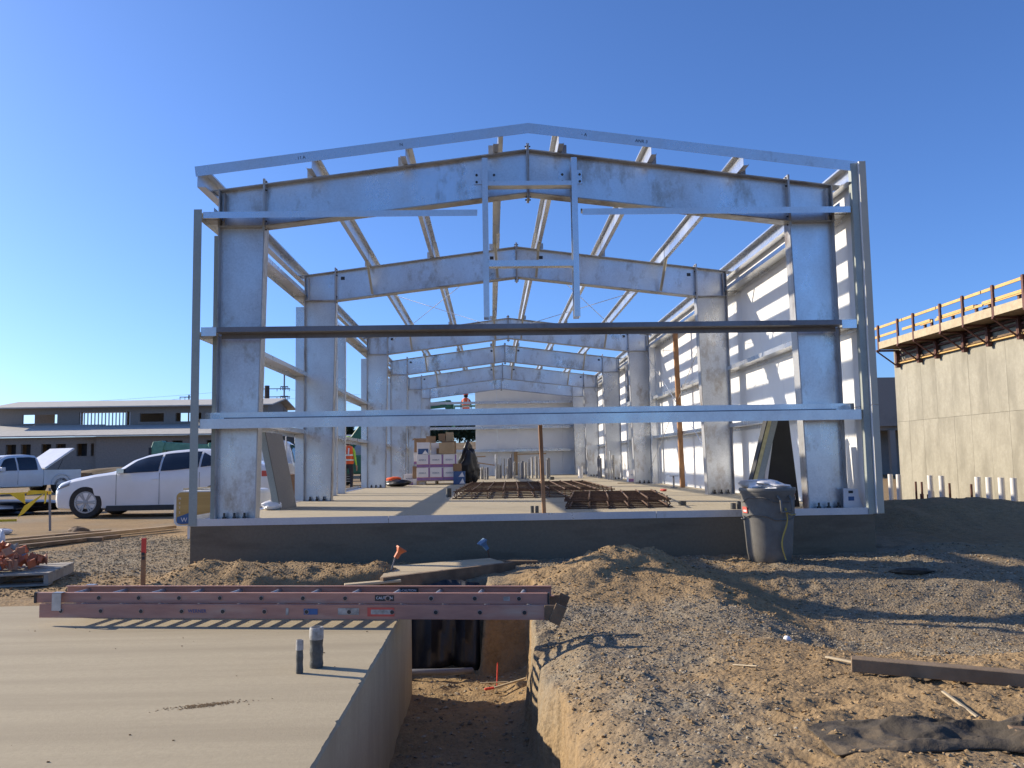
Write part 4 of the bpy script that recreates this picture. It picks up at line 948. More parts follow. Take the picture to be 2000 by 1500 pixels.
t = thing('pennant_tape', 'yellow pennant tape tied to the steel stake', 'tape', (sx_-.03, sy_-.03, gz(sx_, sy_)))
def ribbon(pts, w0, w1, thick=.004):
    m = MB(); n = len(pts); rings = []
    for i, p in enumerate(pts):
        w_ = lerp(w0, w1, i/(n-1)); p = Vector(p); rings.append([p + Vector((0, -thick/2, w_/2)), p + Vector((0, -thick/2, -w_/2)), p + Vector((0, thick/2, -w_/2)), p + Vector((0, thick/2, w_/2))])
    m.loft(rings); return m
ribbon([(0, 0, .72), (-.3, -.02, .71), (-.7, -.05, .70), (-1.4, -.1, .71)], .02, .02).build('tape', MT['yellow'], t)
m = MB(); m.prism([(-.02, .74), (-.36, .75), (-.40, .66), (-.05, .69)], -.02, -.016); m.build('streamer', MT['yellow'], t)
m = MB(); m.prism([(-.42, .71), (-.70, .70), (-.40, .50)], -.045, -.04); m.build('pennant', MT['yellow'], t)
m = MB(); m.prism([(-.03, .72), (-.42, .47), (-.54, .26), (-.42, .33), (-.22, .54)], -.035, -.03); m.build('streamer', MT['yellow'], t)
m = MB(); m.prism([(-.01, .73), (-.05, .74), (-.06, .50), (-.03, .52)], -.04, -.036); m.build('streamer', MT['yellow'], t)
t = thing('tape_strip', 'pale yellow tape strip lying on the ground at the left edge', 'tape', (-10.4, 19.0, gz(-10.4, 19)+.01)); m = ribbon([(-1.5, 0, 0), (-.8, .15, .02), (0, .3, .02)], .05, .05, .03); m.build('strip', MT['yellow'], t)
t = thing('metal_scrap', 'heap of shiny wet plastic sheeting at the left edge behind the tape', 'sheeting', (-13.2, 22.5, gz(-13, 22)))
lump_ = lump('sheet_heap', MT['black'], None, None, (0, 0, 0), 2.4, 1.0, .35, 12, .7, None, 40, 14); lump_.parent = t
# ---- wrapped insulation pack beside the foundation
t = thing('insulation_pack', 'wood-patterned wrapped insulation pack beside the left corner of the foundation', 'insulation pack', (-4.52, 14.5, gz(-4.5, 14.5)), R(0))
def rr(w_, h_, r, n=5): 
    out = []
    for cx, cz, a0 in ((w_/2-r, h_-r, 0), (-w_/2+r, h_-r, 90), (-w_/2+r, r, 180), (w_/2-r, r, 270)):
        for i in range(n+1): a = R(a0 + 90*i/n); out.append((cx + r*math.cos(a), cz + r*math.sin(a)))
    return out
m = MB(); m.prism([(x, z+.22) for x, z in rr(1.25, .56, .09)], -.30, .9); m.build('white_wrap', MT['wrapwhite'], t, smooth=30)
m = MB(); m.prism([(x, z+.24) for x, z in rr(1.17, .52, .08)], -.306, -.301); m.build('printed_front', MT['packwood'], t)
m = MB(); m.prism([(-.57, .27), (-.50, .25), (-.36, .26), (-.345, .44), (-.57, .36)], -.312, -.307); m.build('blue_emblem', MT['bluepr'], t)
text('lettering', 'W', MT['carton'], t, .10, facing_cam(-.455, -.3135, .315)); text('lettering', 'IP', MT['bluepr'], t, .11, facing_cam(-.26, -.309, .315))
text('lettering', 'N', MT['carton'], t, .05, facing_cam(-.53, -.309, .66)); text('lettering', 'E', MT['carton'], t, .05, facing_cam(-.53, -.309, .585)); text('lettering', 'T', MT['carton'], t, .05, facing_cam(-.53, -.309, .51)); text('lettering', 'S', MT['carton'], t, .05, facing_cam(-.53, -.309, .435))
for x in (-.35, .35): MB().bx(x-.07, x+.07, -.25, .85, 0, .218).build('skid', MT['white'], t)
lumber('foam_board', 'pale board lying on top of the wrapped insulation pack', (-5.1, 14.9, gz(-4.5, 14.5)+.80), (-4.0, 14.6, gz(-4.5, 14.5)+.84), .5, .03, MT['plywood'], 'board')
o = lump('green_bag', MT['green'], 'dark green bag on top of the wrapped insulation pack', 'bag', (-4.02, 14.35, gz(-4.5, 14.5)+.782), .16, .2, .13, 3, .2)
# ------------------------------------------------------------------ vehicles
def interp(tab, x):
    xs = [r[0] for r in tab]; return [float(np.interp(x, xs, [r[k] for r in tab])) for k in range(1, len(tab[0]))]
def smooth_tab(tab, n):
    # Catmull-Rom resample of a station table
    xs = np.linspace(tab[0][0], tab[-1][0], n); out = []
    T = np.array(tab); d = np.gradient(T[:, 1:], T[:, 0], axis=0)
    for x in xs:
        i = min(max(np.searchsorted(T[:, 0], x) - 1, 0), len(T)-2); h = T[i+1, 0]-T[i, 0]; t = (x-T[i, 0])/h
        a = (2*t**3-3*t**2+1)*T[i, 1:] + (t**3-2*t**2+t)*h*d[i]*.6 + (-2*t**3+3*t**2)*T[i+1, 1:] + (t**3-t**2)*h*d[i+1]*.6
        out.append([x, *a])
    return out
def car_body(tab, n=60):
    # columns: x, z_bottom, z_belt, z_top, w_low, w_belt, w_top
    st = smooth_tab(tab, n)
    def ring(r):
        x, zb, zl, zt, wl, wb, wt = r
        h = [(0, zb), (wl*.9, zb), (wl, zb+.05), (lerp(wl, wb, .7)+.012, lerp(zb, zl, .45)), (wb+.008, lerp(zb, zl, .75)), (wb, zl), (lerp(wb, wt, .5)+.02, lerp(zl, zt, .52)), (wt+.015, lerp(zl, zt, .88)), (wt*.86, lerp(zl, zt, .985)), (wt*.45, zt+.004), (0, zt+.008)]
        return [(x, a, b) for a, b in h] + [(x, -a, b) for a, b in h[-2:0:-1]]
    m = MB(); m.loft([ring(r) for r in st]); return m, st
def side_at(st, x, z):
    x_, zb, zl, zt, wl, wb, wt = [x] + interp(st, x)
    pts = [(wb, zl), (lerp(wb, wt, .5)+.02, lerp(zl, zt, .52)), (wt+.015, lerp(zl, zt, .88))]
    return float(np.interp(z, [p[1] for p in pts], [p[0] for p in pts]))
def cut(o, holes):
    # wheel housings cut out of the body sides
    cs = []
    for (x, z, r, y0, y1) in holes:
        m = MB(); m.tube((x, y0, z), (x, y1, z), r, n=36); c = m.build('cutter', MT['trim']); cs.append(c)
        md = o.modifiers.new('b', 'BOOLEAN'); md.object = c; md.operation = 'DIFFERENCE'; md.solver = 'EXACT'; md.material_mode = 'TRANSFER'
    realize(o)
    for c in cs: bpy.data.objects.remove(c)
def glass_strip(st, par, x0, x1, lo, hi, side, name='window', n=14, off=.022, mat='glass'):
    m = MB(); cols = []
    for i in range(n+1):
        x = lerp(x0, x1, i/n); a, b = lo(x), max(lo(x)+.002, hi(x)); c = []
        for k in range(5):
            z = lerp(a, b, k/4); c.append((x, side*(side_at(st, x, z)+off), z))
        cols.append(c)
    m.loft(cols, closed=False); return m.build(name, MT[mat], par, smooth=60)
def wheel(par, x, y, z, r, wd, side, spokes=5, rr_=.64):
    w_ = MB(); s = side
    w_.lathe([(r*.66, -wd/2), (r*.93, -wd/2), (r, -wd*.36), (r, wd*.36), (r*.93, wd/2), (r*.66, wd/2)], 36, caps=False)
    hub = MB(); hub.lathe([(r*rr_, -wd*.5), (r*rr_, wd*.46), (r*(rr_-.05), wd*.46), (r*(rr_-.07), wd*.2), (r*.1, wd*.18)], 32, caps=False)
    o = w_.build('wheel', MT['rubber'], par, smooth=40); o.location = (x, y, z); o.rotation_euler = (R(90 if s < 0 else -90), 0, 0)
    hub.build('wheel_well', MT['trim'], o, smooth=40)
    m = MB(); m.lathe([(r*rr_, wd*.42), (r*(rr_+.02), wd*.50), (r*(rr_-.06), wd*.50), (r*(rr_-.08), wd*.40)], 36, caps=False); m.build('rim', MT['rim'], o, smooth=50)
    for k in range(spokes):
        a = 2*math.pi*k/spokes
        for da in (-.13, .13):
            m = MB(); m.bar((math.cos(a+da*.4)*r*.12, math.sin(a+da*.4)*r*.12, wd*.44), (math.cos(a+da)*r*(rr_-.05), math.sin(a+da)*r*(rr_-.05), wd*.46), r*.09, .022, (0, 0, 1)); m.build('spoke', MT['rim'], o)
    m = MB(); m.lathe([(r*.16, wd*.40), (r*.15, wd*.49), (.001, wd*.50)], 16, caps=False); m.build('hub_cap', MT['rim'], o, smooth=50)
    return o
C = thing('parked_car', 'white sedan parked beyond the left corner of the foundation', 'car', (-10.08, 20.95, .12), R(1.5))
tab = [(0, .38, .55, .66, .45, .55, .42), (.05, .26, .62, .76, .72, .76, .60), (.25, .20, .76, .86, .86, .88, .72), (.6, .19, .86, .95, .91, .93, .76), (1.05, .19, .95, 1.02, .93, .95, .78),
       (1.34, .19, .985, 1.07, .93, .955, .74), (1.78, .19, 1.015, 1.34, .93, .955, .62), (2.15, .19, 1.03, 1.455, .93, .955, .60), (2.7, .19, 1.06, 1.54, .93, .955, .60), (3.15, .19, 1.10, 1.565, .93, .955, .60),
       (3.6, .20, 1.15, 1.54, .92, .95, .60), (4.05, .22, 1.17, 1.42, .91, .94, .62), (4.35, .24, 1.15, 1.29, .90, .92, .68), (4.75, .27, 1.06, 1.18, .86, .87, .72), (4.98, .34, .90, 1.06, .72, .76, .62), (5.02, .5, .80, .88, .6, .64, .5)]
m, st = car_body(tab, 72); body = m.build('body', MT['carpaint'], C)
WR = .375; FXW, RXW = .80, 3.68
cut(body, [(FXW, WR+.02, .455, -1.2, -.55), (FXW, WR+.02, .455, .55, 1.2), (RXW, WR+.02, .455, -1.2, -.55), (RXW, WR+.02, .455, .55, 1.2)])
body.data.polygons.foreach_set('use_smooth', [True]*len(body.data.polygons)); body.data.set_sharp_from_angle(angle=R(38))
for x in (FXW, RXW):
    for s in (-1, 1): wheel(C, x, s*.84, WR, WR, .23, s, 6)
belt = lambda x: interp(st, x)[1] + .012
roofl = lambda x: lerp(interp(st, x)[1], interp(st, x)[2], .86)
for s in (-1, 1):
    glass_strip(st, C, 1.52, 2.42, belt, lambda x: min(roofl(x), belt(x) + max(0, (x-1.50))*.80), s)
    glass_strip(st, C, 2.47, 3.32, belt, roofl, s)
    glass_strip(st, C, 3.37, 3.90, belt, lambda x: min(roofl(x), belt(x) + max(0, (3.92-x))*.62), s)
    m = MB(); m.bx(1.24, 1.46, s*.945 - .012, s*.945 + .014, .80, .82); m.bx(1.22, 1.38, s*.952-.006, s*.952+.006, .782, .815); m.build('side_vent', MT['trim'], C)
    m = MB(); m.prism([(1.24, .17), (3.26, .17), (3.26, .29), (1.27, .29)], s*.95-.012, s*.95+.012); m.build('sill_trim', MT['trim'], C)
    m = MB(); m.loft([[(1.58, s*.95, 1.02), (1.58, s*1.0, 1.02), (1.58, s*1.0, 1.05), (1.58, s*.95, 1.05)], [(1.55, s*1.0, 1.0), (1.55, s*1.14, 1.02), (1.55, s*1.14, 1.13), (1.55, s*1.0, 1.13)], [(1.7, s*1.0, 1.01), (1.7, s*1.12, 1.03), (1.7, s*1.12, 1.12), (1.7, s*1.0, 1.12)]]); m.build('mirror', MT['chrome'] if s < 0 else MT['carpaint'], C, smooth=40)
    for x in (2.26, 3.16): 
        m = MB(); m.bx(x, x+.17, s*.965-.012, s*.965+.014, .86, .89); m.build('door_handle', MT['carpaint'], C, bevel=.006)
    for x in (1.48, 2.445, 3.345):
        m = MB(); m.bx(x-.004, x+.004, s*.961-.003, s*.961+.003, .30, 1.02); m.build('door_gap', MT['trim'], C)
    glass_strip(st, C, .05, .42, lambda x: .64 + .12*(x-.05)/.37, lambda x: .72 + .15*(x-.05)/.37, s, 'headlight', 8, .012, 'lamp')
    m = MB(); m.bx(.12, .30, s*.80-.01, s*.80+.02, .40, .47); m.build('fog_lamp_recess', MT['trim'], C)
    glass_strip(st, C, 4.74, 4.97, lambda x: .90, lambda x: 1.03, s, 'tail_light', 6, .012, 'redpr')
def top_glass(st, par, x0, x1, name='windscreen', k=.80):
    m = MB(); cols = []
    for i in range(13):
        x = lerp(x0, x1, i/12); q = interp(st, x); wt, zt = q[5], q[2]
        cols.append([(x, wt*k*v, lerp(zt, zt-.012, abs(v)) + .020) for v in np.linspace(-1, 1, 9)])
    m.loft(cols, closed=False); return m.build(name, MT['glass'], par, smooth=60)
top_glass(st, C, 1.40, 2.12); top_glass(st, C, 3.55, 4.2, 'rear_window')
m = MB(); m.prism([(-.012, .44), (.02, .62), (.05, .62), (.03, .44)], -.42, .42); m.build('grille', MT['trim'], C)

T = thing('pickup_truck', 'white pickup truck with its bed cover raised, before the block building', 'truck', (-23.7, 38.2, .08), R(60))
tab = [(0, .50, .75, .85, .62, .66, .55), (.08, .38, .86, 1.02, .84, .86, .74), (.4, .36, .95, 1.08, .93, .95, .80), (1.2, .36, 1.03, 1.16, .95, .97, .82), (1.5, .36, 1.07, 1.24, .95, .97, .80), (1.95, .36, 1.10, 1.66, .95, .97, .70), (2.25, .36, 1.11, 1.80, .95, .97, .68), (2.9, .36, 1.12, 1.86, .95, .97, .68), (3.45, .36, 1.13, 1.84, .95, .97, .68), (3.72, .36, 1.13, 1.66, .95, .97, .70), (3.80, .36, 1.13, 1.18, .95, .97, .80), (3.84, .36, 1.1, 1.14, .94, .96, .85)]
m, st2 = car_body(tab, 50); body = m.build('body', MT['truckpaint'], T)
cut(body, [(.98, .42, .48, -1.2, -.55), (.98, .42, .48, .55, 1.2)])
body.data.polygons.foreach_set('use_smooth', [True]*len(body.data.polygons)); body.data.set_sharp_from_angle(angle=R(38))
m = MB()
for y0, y1 in ((-.97, -.91), (.91, .97)): m.bx(3.86, 5.75, y0, y1, .45, 1.15)
m.bx(3.86, 3.92, -.905, .905, .45, 1.15); m.bx(5.68, 5.75, -.905, .905, .45, 1.13); m.bx(3.93, 5.67, -.905, .905, .45, .60); bed = m.build('bed', MT['truckpaint'], T)
cut(bed, [(4.75, .42, .48, -1.2, -.8), (4.75, .42, .48, .8, 1.2)])
for x in (.98, 4.75):
    for s in (-1, 1):
        wheel(T, x, s*.84, .40, .40, .26, s, 6)
        m = MB(); pts = [(x + .52*math.cos(a), s*.975, .42 + .52*math.sin(a)) for a in np.linspace(R(5), R(175), 12)]; m.path(pts, .045, 6); m.build('fender_flare', MT['truckpaint'], T, smooth=60)
belt2 = lambda x: interp(st2, x)[1] + .03; roof2 = lambda x: lerp(interp(st2, x)[1], interp(st2, x)[2], .84)
for s in (-1, 1):
    glass_strip(st2, T, 1.72, 2.58, belt2, lambda x: min(roof2(x), belt2(x) + max(0, x-1.70)*1.3), s); glass_strip(st2, T, 2.66, 3.55, belt2, roof2, s)
    m = MB(); m.bx(1.75, 1.93, s*1.0-.02, s*1.18, 1.12, 1.30) if s > 0 else m.bx(1.75, 1.93, -1.18, -.98, 1.12, 1.30); m.build('mirror', MT['truckpaint'], T, bevel=.02)
    glass_strip(st2, T, .05, .34, lambda x: .80, lambda x: .93, s, 'headlight', 6, .014, 'lamp')
    for x in (2.62,): MB().bx(x-.005, x+.005, s*.975-.004, s*.975+.004, .5, 1.1).build('door_gap', MT['trim'], T)
top_glass(st2, T, 1.56, 2.12)
m = MB(); m.bx(-.06, .12, -.92, .92, .38, .56); m.build('bumper', MT['truckpaint'], T, bevel=.03); MB().bx(-.02, .06, -.45, .45, .62, .86).build('grille', MT['trim'], T)
Mr = Matrix.Rotation(R(-33), 3, 'Y'); m = MB(); m.box(Vector((3.95, 0, 1.22)) + Mr @ Vector((.85, 0, 0)), (1.75, 1.86, .09), Mr); m.build('bed_cover', MT['truckpaint'], T, bevel=.02)
for s in (-1, 1): MB().tube((4.6, s*.85, 1.1), (4.85, s*.85, 1.62), .015).build('strut', MT['trim'], T)

# utility truck, tanks and other things glimpsed between the left columns
U = thing('utility_truck', 'white utility truck with a roof rack seen behind the first left column', 'truck', (-7.9, 33.5, .1), R(-90))
tab = [(0, .5, .8, .95, .7, .75, .6), (.1, .4, .95, 1.15, .9, .92, .8), (1.0, .4, 1.1, 1.28, .97, .98, .84), (1.4, .4, 1.15, 1.5, .97, .98, .8), (1.9, .4, 1.18, 1.95, .97, .98, .76), (2.6, .4, 1.2, 2.02, .97, .98, .76), (3.1, .4, 1.2, 2.0, .97, .98, .78), (3.2, .4, 1.2, 1.9, .96, .97, .8)]
m, st3 = car_body(tab, 30); body = m.build('body', MT['truckpaint'], U, smooth=40)
MB().bx(3.24, 5.6, -1.0, 1.0, .5, 1.25).build('service_box', MT['truckpaint'], U, bevel=.02)
for s in (-1, 1): glass_strip(st3, U, 1.6, 2.9, lambda x: interp(st3, x)[1]+.05, lambda x: min(lerp(interp(st3, x)[1], interp(st3, x)[2], .84), interp(st3, x)[1]+.06+max(0, x-1.58)*1.3), s)
top_glass(st3, U, 1.2, 1.85)
for x in (.9, 4.5):
    for s in (-1, 1): wheel(U, x, s*.86, .42, .42, .27, s, 5)
for s in (-1, 1):
    for x in (2.0, 3.4, 5.4): MB().tube((x, s*.8, 1.2 if x > 3 else 1.95), (x, s*.8, 2.25), .025).build('rack_post', MT['alu'], U)
    MB().tube((1.6, s*.8, 2.26), (5.6, s*.8, 2.26), .03).build('rack_rail', MT['alu'], U)
t = thing('water_tank', 'grey upright tank standing beyond the second left column', 'tank', (-7.75, 36.5, .1))
MB().lathe([(.30, .75), (.38, .9), (.40, 1.5), (.38, 1.95), (.25, 2.08), (.02, 2.1)], 24).build('shell', MT['greytank'], t, smooth=50); MB().lathe([(.3, .5), (.3, .74)], 16).build('skirt', MT['trim'], t)
for s in (-1, 1): MB().bx(s*.3-.04, s*.3+.04, -.3, .3, 0, .52).build('leg', MT['trim'], t)
t = thing('crate', 'brown plywood crate behind the leaning grey panel', 'crate', (-6.25, 24.3, .1)); MB().bx(-.3, .3, -.4, .4, .08, .85).build('box', MT['cardlight'], t, bevel=.01)
for s in (-1, 1): MB().bx(s*.2-.06, s*.2+.06, -.4, .4, 0, .079).build('skid', MT['wood'], t)
t = thing('crate', 'dark brown crate farther right behind the leaning grey panel', 'crate', (-5.95, 25.9, .1)); MB().bx(-.3, .3, -.4, .4, .08, .9).build('box', MT['card'], t, bevel=.01)
for s in (-1, 1): MB().bx(s*.2-.06, s*.2+.06, -.4, .4, 0, .079).build('skid', MT['wood'], t)
t = thing('tank_trailer', 'dark rounded tank trailer behind the worker by the third left column', 'trailer', (-8.0, 47.0, .1), 0)
m = MB(); m.lathe([(.02, 0), (.7, .06), (.95, .25), (1.0, 1.2), (1.0, 3.2), (.95, 4.15), (.7, 4.35), (.02, 4.4)], 28); tk = m.build('shell', MT['greytank'], t, smooth=50); tk.rotation_euler = (0, R(90), 0); tk.location = (-1.2, 0, 1.75)
MB().bx(-1.2, 3.2, -.5, .5, .62, .78).build('chassis', MT['trim'], t)
for x in (0, 2.6):
    for s in (-1, 1): wheel(t, x, s*.7, .42, .42, .25, s, 5)
for i in range(4): MB().bx(-.6, 1.8, -1.5, -1.42, .25+.13*i, .30+.13*i).build('step_rail', MT['alu'], t)
for x in (-.55, 1.7): MB().bx(x-.03, x+.03, -1.41, -1.36, 0, .75).build('step_post', MT['alu'], t)
# green telehandler behind the car
t = thing('telehandler', 'green telehandler seen over the roof of the parked car', 'telehandler', (-16.9, 46.0, .1))
MB().bx(-.6, 3.4, -.9, .9, .6, 1.3).build('chassis', MT['green'], t, bevel=.05)
m = MB(); m.bar((-.4, -.2, 2.28), (3.1, -.2, 2.02), .35, .45); m.build('boom', MT['palegreen'], t, bevel=.03)
m = MB(); m.bar((2.1, -.25, 2.25), (4.0, -.25, 2.22), .42, .30); b_ = m.build('upper_boom', MT['palegreen'], t, bevel=.03)
for i in range(6): MB().bx(2.3+i*.28, 2.42+i*.28, -.5, -.47, 2.28, 2.46).build('hose_clamp', MT['green'], b_)
m = MB(); m.prism([(-.9, 1.5), (-.4, 1.45), (-.15, 2.4), (-.3, 2.55), (-.75, 2.5), (-.85, 2.2)], -.45, .1); m.build('boom_head', MT['palegreen'], t, bevel=.02)
m = MB(); m.bx(-.95, -.82, -.5, .2, 1.35, 2.2); m.build('carriage', MT['trim'], t)
MB().bx(.6, 2.0, .1, .9, 1.3, 2.3).build('cab', MT['glass'], t, bevel=.05)
for x in (.1, 2.7):
    for s in (-1, 1): wheel(t, x, s*.9, .6, .6, .4, s, 5)
t = thing('dirt_pile', 'low pile of brown dirt behind the car', 'dirt pile', (-24.5, 62.0, 0)); o = lump('heap', MT['bank'], None, None, (0, 0, -.1), 4.2, 2.0, 1.5, 9, .5, None, 30, 12); o.parent = t

# ------------------------------------------------------------------ people
def person(label, loc, rz, vest, shirt, hat, lean=0, arm=(0, 0), h=1.75):
    t = thing('person', label, 'person', loc, rz); k = h/1.75
    V = []; Ed = []; Rd = []
    def a(p, r, q=None):
        V.append(Vector(p)*k); Rd.append(r*k)
        if q is not None: Ed.append((q, len(V)-1))
        return len(V)-1
    pel = a((0, 0, .98), .145); ab = a((0, .02+lean*.1, 1.12), .135, pel); ch = a((0, .02+lean*.25, 1.32), .155, ab); nk = a((0, lean*.35, 1.47), .065, ch); hd0 = a((0, -.01+lean*.38, 1.56), .075, nk); hd1 = a((0, -.02+lean*.4, 1.64), .098, hd0); a((0, -.01+lean*.42, 1.71), .075, hd1)
    a((0, -.125+lean*.4, 1.62), .016, hd1)
    for s in (-1, 1):
        hp = a((s*.10, 0, .90), .105, pel); kn = a((s*.115, -.02, .50), .065, hp); an = a((s*.12, .02, .10), .045, kn); hl = a((s*.12, .0, .05), .045, an); a((s*.13, -.16, .04), .04, hl)
        sh = a((s*.19, .02+lean*.28, 1.41), .062, ch); el = a((s*.25, .04+lean*.2-arm[0]*.5, 1.13), .045, sh); wr = a((s*.25, -.06+lean*.2-arm[0], .90+arm[1]), .030, el); pm = a((s*.25, -.09+lean*.2-arm[0]*1.1, .83+arm[1]*1.1), .034, wr)
        for f, ln in ((-.028, .075), (-.010, .085), (.010, .08), (.027, .065)):
            f1 = a((s*.25, -.10+f+lean*.2-arm[0]*1.1, .795+arm[1]*1.1), .010, pm); a((s*.243, -.105+f+lean*.2-arm[0]*1.1, .795-ln+arm[1]*1.1), .008, f1)
        th = a((s*.235, -.135+lean*.2-arm[0]*1.1, .82+arm[1]*1.1), .011, pm); a((s*.23, -.145+lean*.2-arm[0]*1.1, .775+arm[1]*1.1), .009, th)
    me = bpy.data.meshes.new('body'); me.from_pydata(V, Ed, []); o = bpy.data.objects.new('body', me); COL.objects.link(o)
    md = o.modifiers.new('skin', 'SKIN'); md.use_smooth_shade = True
    for i, sv in enumerate(me.skin_vertices[0].data): sv.radius = (Rd[i], Rd[i]*.85); sv.use_root = (i == 0)
    ss = o.modifiers.new('sub', 'SUBSURF'); ss.levels = 1; ss.render_levels = 1
    realize(o); o.parent = t; me = o.data
    for m_ in ('denim', shirt, 'skin', 'rubber'): me.materials.append(MT[m_])
    for p in me.polygons:
        c = p.center/k; r = math.hypot(c.x, 0)
        p.material_index = 3 if c.z < .12 and abs(c.x) < .2 else 2 if (c.z > 1.49 or (abs(c.x) > .19 and c.z < .90+arm[1]*1.0 and c.z > .5)) else 0 if (c.z < 1.0 and abs(c.x) < .215) else 1
        p.use_smooth = True
    # vest: a shell a little larger than the trunk, with tape bands
    def ringz(z, g=.0):
        f = (z-1.0)/.45; w_ = lerp(.165, .20, f)+g; d_ = lerp(.135, .15, f)+g; cy = .02+lean*lerp(.02, .28, f)
        return [(w_*math.copysign(abs(math.cos(a_))**.75, math.cos(a_))*k, (cy + d_*math.sin(a_))*k, z*k) for a_ in np.linspace(0, 2*math.pi, 20, endpoint=False)]
    if vest:
        m = MB(); m.loft([ringz(.93, .025), ringz(1.08, .022), ringz(1.25, .02), ringz(1.40, .01), [(x*.62, y, z+.07*k) for x, y, z in ringz(1.42, -.01)]], caps=False); ve = m.build('vest', MT[vest], t, smooth=60)
        for z in (1.03, 1.18): m = MB(); m.loft([ringz(z, .029), ringz(z+.05, .029)], caps=False); m.build('reflective_band', MT['reflect'], ve, smooth=60)
        for s in (-1, 1):
            for fr in (-1, 1):
                m = MB(); m.bar((s*.10*k, (.02+lean*.12+fr*.172)*k, 1.2*k), (s*.11*k, (.02+lean*.27+fr*.165)*k, 1.42*k), .045, .006, (0, fr, 0)); m.build('reflective_band', MT['reflect'], ve)
    hy = -.015+lean*.41
    m = MB(); m.lathe([(.118, 0), (.116, .05), (.095, .10), (.05, .13), (.005, .137)], 20, (0, hy*k, 1.66*k)); ht = m.build('hard_hat', MT[hat], t, smooth=50)
    m = MB(); m.lathe([(.118, 0), (.138, -.005), (.138, .003), (.118, .01)], 20, (0, (hy-.02)*k, 1.66*k), caps=False); m.build('brim', MT[hat], ht, smooth=50)
    m = MB(); m.lathe([(.085, 1.53), (.104, 1.57), (.104, 1.655)], 16, (0, (hy+.018)*k, 0), caps=False); m.build('hair', MT['hair'], t, smooth=50)
    for s in (-1, 1):
        m = MB(); m.lathe([(.002, -.008), (.010, -.004), (.012, 0), (.010, .004), (.002, .008)], 8, (s*.034*k, (hy-.082)*k, 1.625*k)); m.build('eye', MT['trim'], t)
        m = MB(); m.box((s*.098*k, hy*k, 1.61*k), (.014, .035, .055)); m.build('ear', MT['skin'], t, bevel=.006)
    m = MB(); m.box((0, (hy-.084)*k, 1.555*k), (.05, .012, .010)); m.build('mouth', MT['redpr'], t)
    return t
person('worker in orange vest, lime sleeves and yellow-green helmet behind the second left column', (-4.45, 27.0, .34), R(165), 'vest', 'lime', 'lime')
mb = MB(); mb.bx(-5.6, -3.7, 26.2, 28.4, .0, .34); tag(mb.build('spoil_step', MT['bank'], bevel=.08, seg=3), 'low packed dirt step outside the left wall under the worker', 'dirt step')
person('worker in tan shirt and yellow helmet glimpsed left of the cartons', (-4.05, 30.6, .30), R(-60), None, 'tanshirt', 'yellow', .35)
mb = MB(); mb.bx(-5.0, -3.6, 29.8, 31.6, .0, .30); tag(mb.build('spoil_step', MT['bank'], bevel=.08, seg=3), 'low packed dirt step outside the left wall near the cartons', 'dirt step')

# boom lift behind the rear wall
t = thing('boom_lift', 'green boom lift raised behind the gap in the rear wall', 'boom lift', (-6.8, 42.8, .1))
MB().bx(-1.4, 1.4, -1.1, 1.1, .7, 1.6).build('turntable', MT['green'], t, bevel=.06)
for x in (-1.0, 1.0):
    for s in (-1, 1): wheel(t, x, s*1.0, .5, .5, .35, s, 5)
m = MB(); m.bar((-.5, 0, 1.6), (1.05, 0, 3.7), .4, .42); m.build('lower_boom', MT['green'], t, bevel=.03)
m = MB(); m.bar((.9, 0, 3.72), (4.62, 0, 4.06), .30, .32); ub = m.build('upper_boom', MT['green'], t, bevel=.03)
for a_, b_ in ((2.0, 2.75), (2.85, 3.5), (3.6, 4.3)): 
    m = MB(); z = lambda x: 3.72 + (x-.9)*.0914; m.bar((a_, -.157, z(a_)+.04), (b_, -.157, z(b_)+.04), .008, .14); m.build('side_plate', MT['greytank'], ub)
m = MB(); m.bx(4.55, 4.85, -.2, .2, 3.8, 4.25); m.build('jib_head', MT['green'], t, bevel=.04)
bk = MB(); x0, x1 = 5.0, 6.2
for x in (x0, x1):
    for y in (-.4, .4): bk.tube((x, y, 2.85), (x, y, 3.95), .025)
for z in (3.4, 3.95):
    for y in (-.4, .4): bk.tube((x0, y, z), (x1, y, z), .025)
    for x in (x0, x1): bk.tube((x, -.4, z), (x, .4, z), .025)
bk.build('basket_rail', MT['palegreen'], t); MB().bx(x0-.05, x1+.05, -.45, .45, 2.8, 2.85).build('basket_floor', MT['green'], t); MB().bx(4.86, x0-.03, -.1, .1, 2.9, 4.1).build('basket_mount', MT['green'], t)
person('worker in orange vest and red helmet standing in the boom lift basket', (-1.22, 42.8, 2.952), R(180), 'vest', 'shirt', 'redstake', 0, (.12, .08))
# ------------------------------------------------------------------ right side: concrete wall with a form platform
Wl = thing('concrete_wall', 'tall formed concrete wall in sunlight at the right edge', 'concrete wall', (15.5, 22, -1.2))
MB().bx(.03, .45, -9, 10.5, 0, 6.55).build('core', MT['wallconc'], Wl)
y = -9
while y < 10.4:
    y2 = min(y + 1.03, 10.5)
    for z0, z1 in ((0, 3.72), (3.726, 6.55)):
        d = random.uniform(0, .004); MB().bx(-d, .029, y+.003, y2-.003, z0, z1).build('panel', MT['wallconc'], Wl, bevel=.003)
    y = y2
MB().bx(.46, 9, 10.1, 10.51, 0, 6.50).build('return_wall', MT['wallconc'], Wl)
PL = thing('form_platform', 'timber guard-railed work platform bracketed to the top of the concrete wall', 'platform', (14.6, 22, 5.3))
py = [31.75, 30.2, 29.06, 27.27, 25.93, 24.32, 22.88, 21.5, 20.2, 19.0]
for q in py: MB().bx(-.03, .03, q-22-.045, q-22+.045, -.1, .84).build('guard_post', MT['ruststeel'], PL)
segs = [(32.3, 29.9), (29.95, 27.6), (27.55, 25.0), (24.95, 22.6), (22.65, 19.0)]
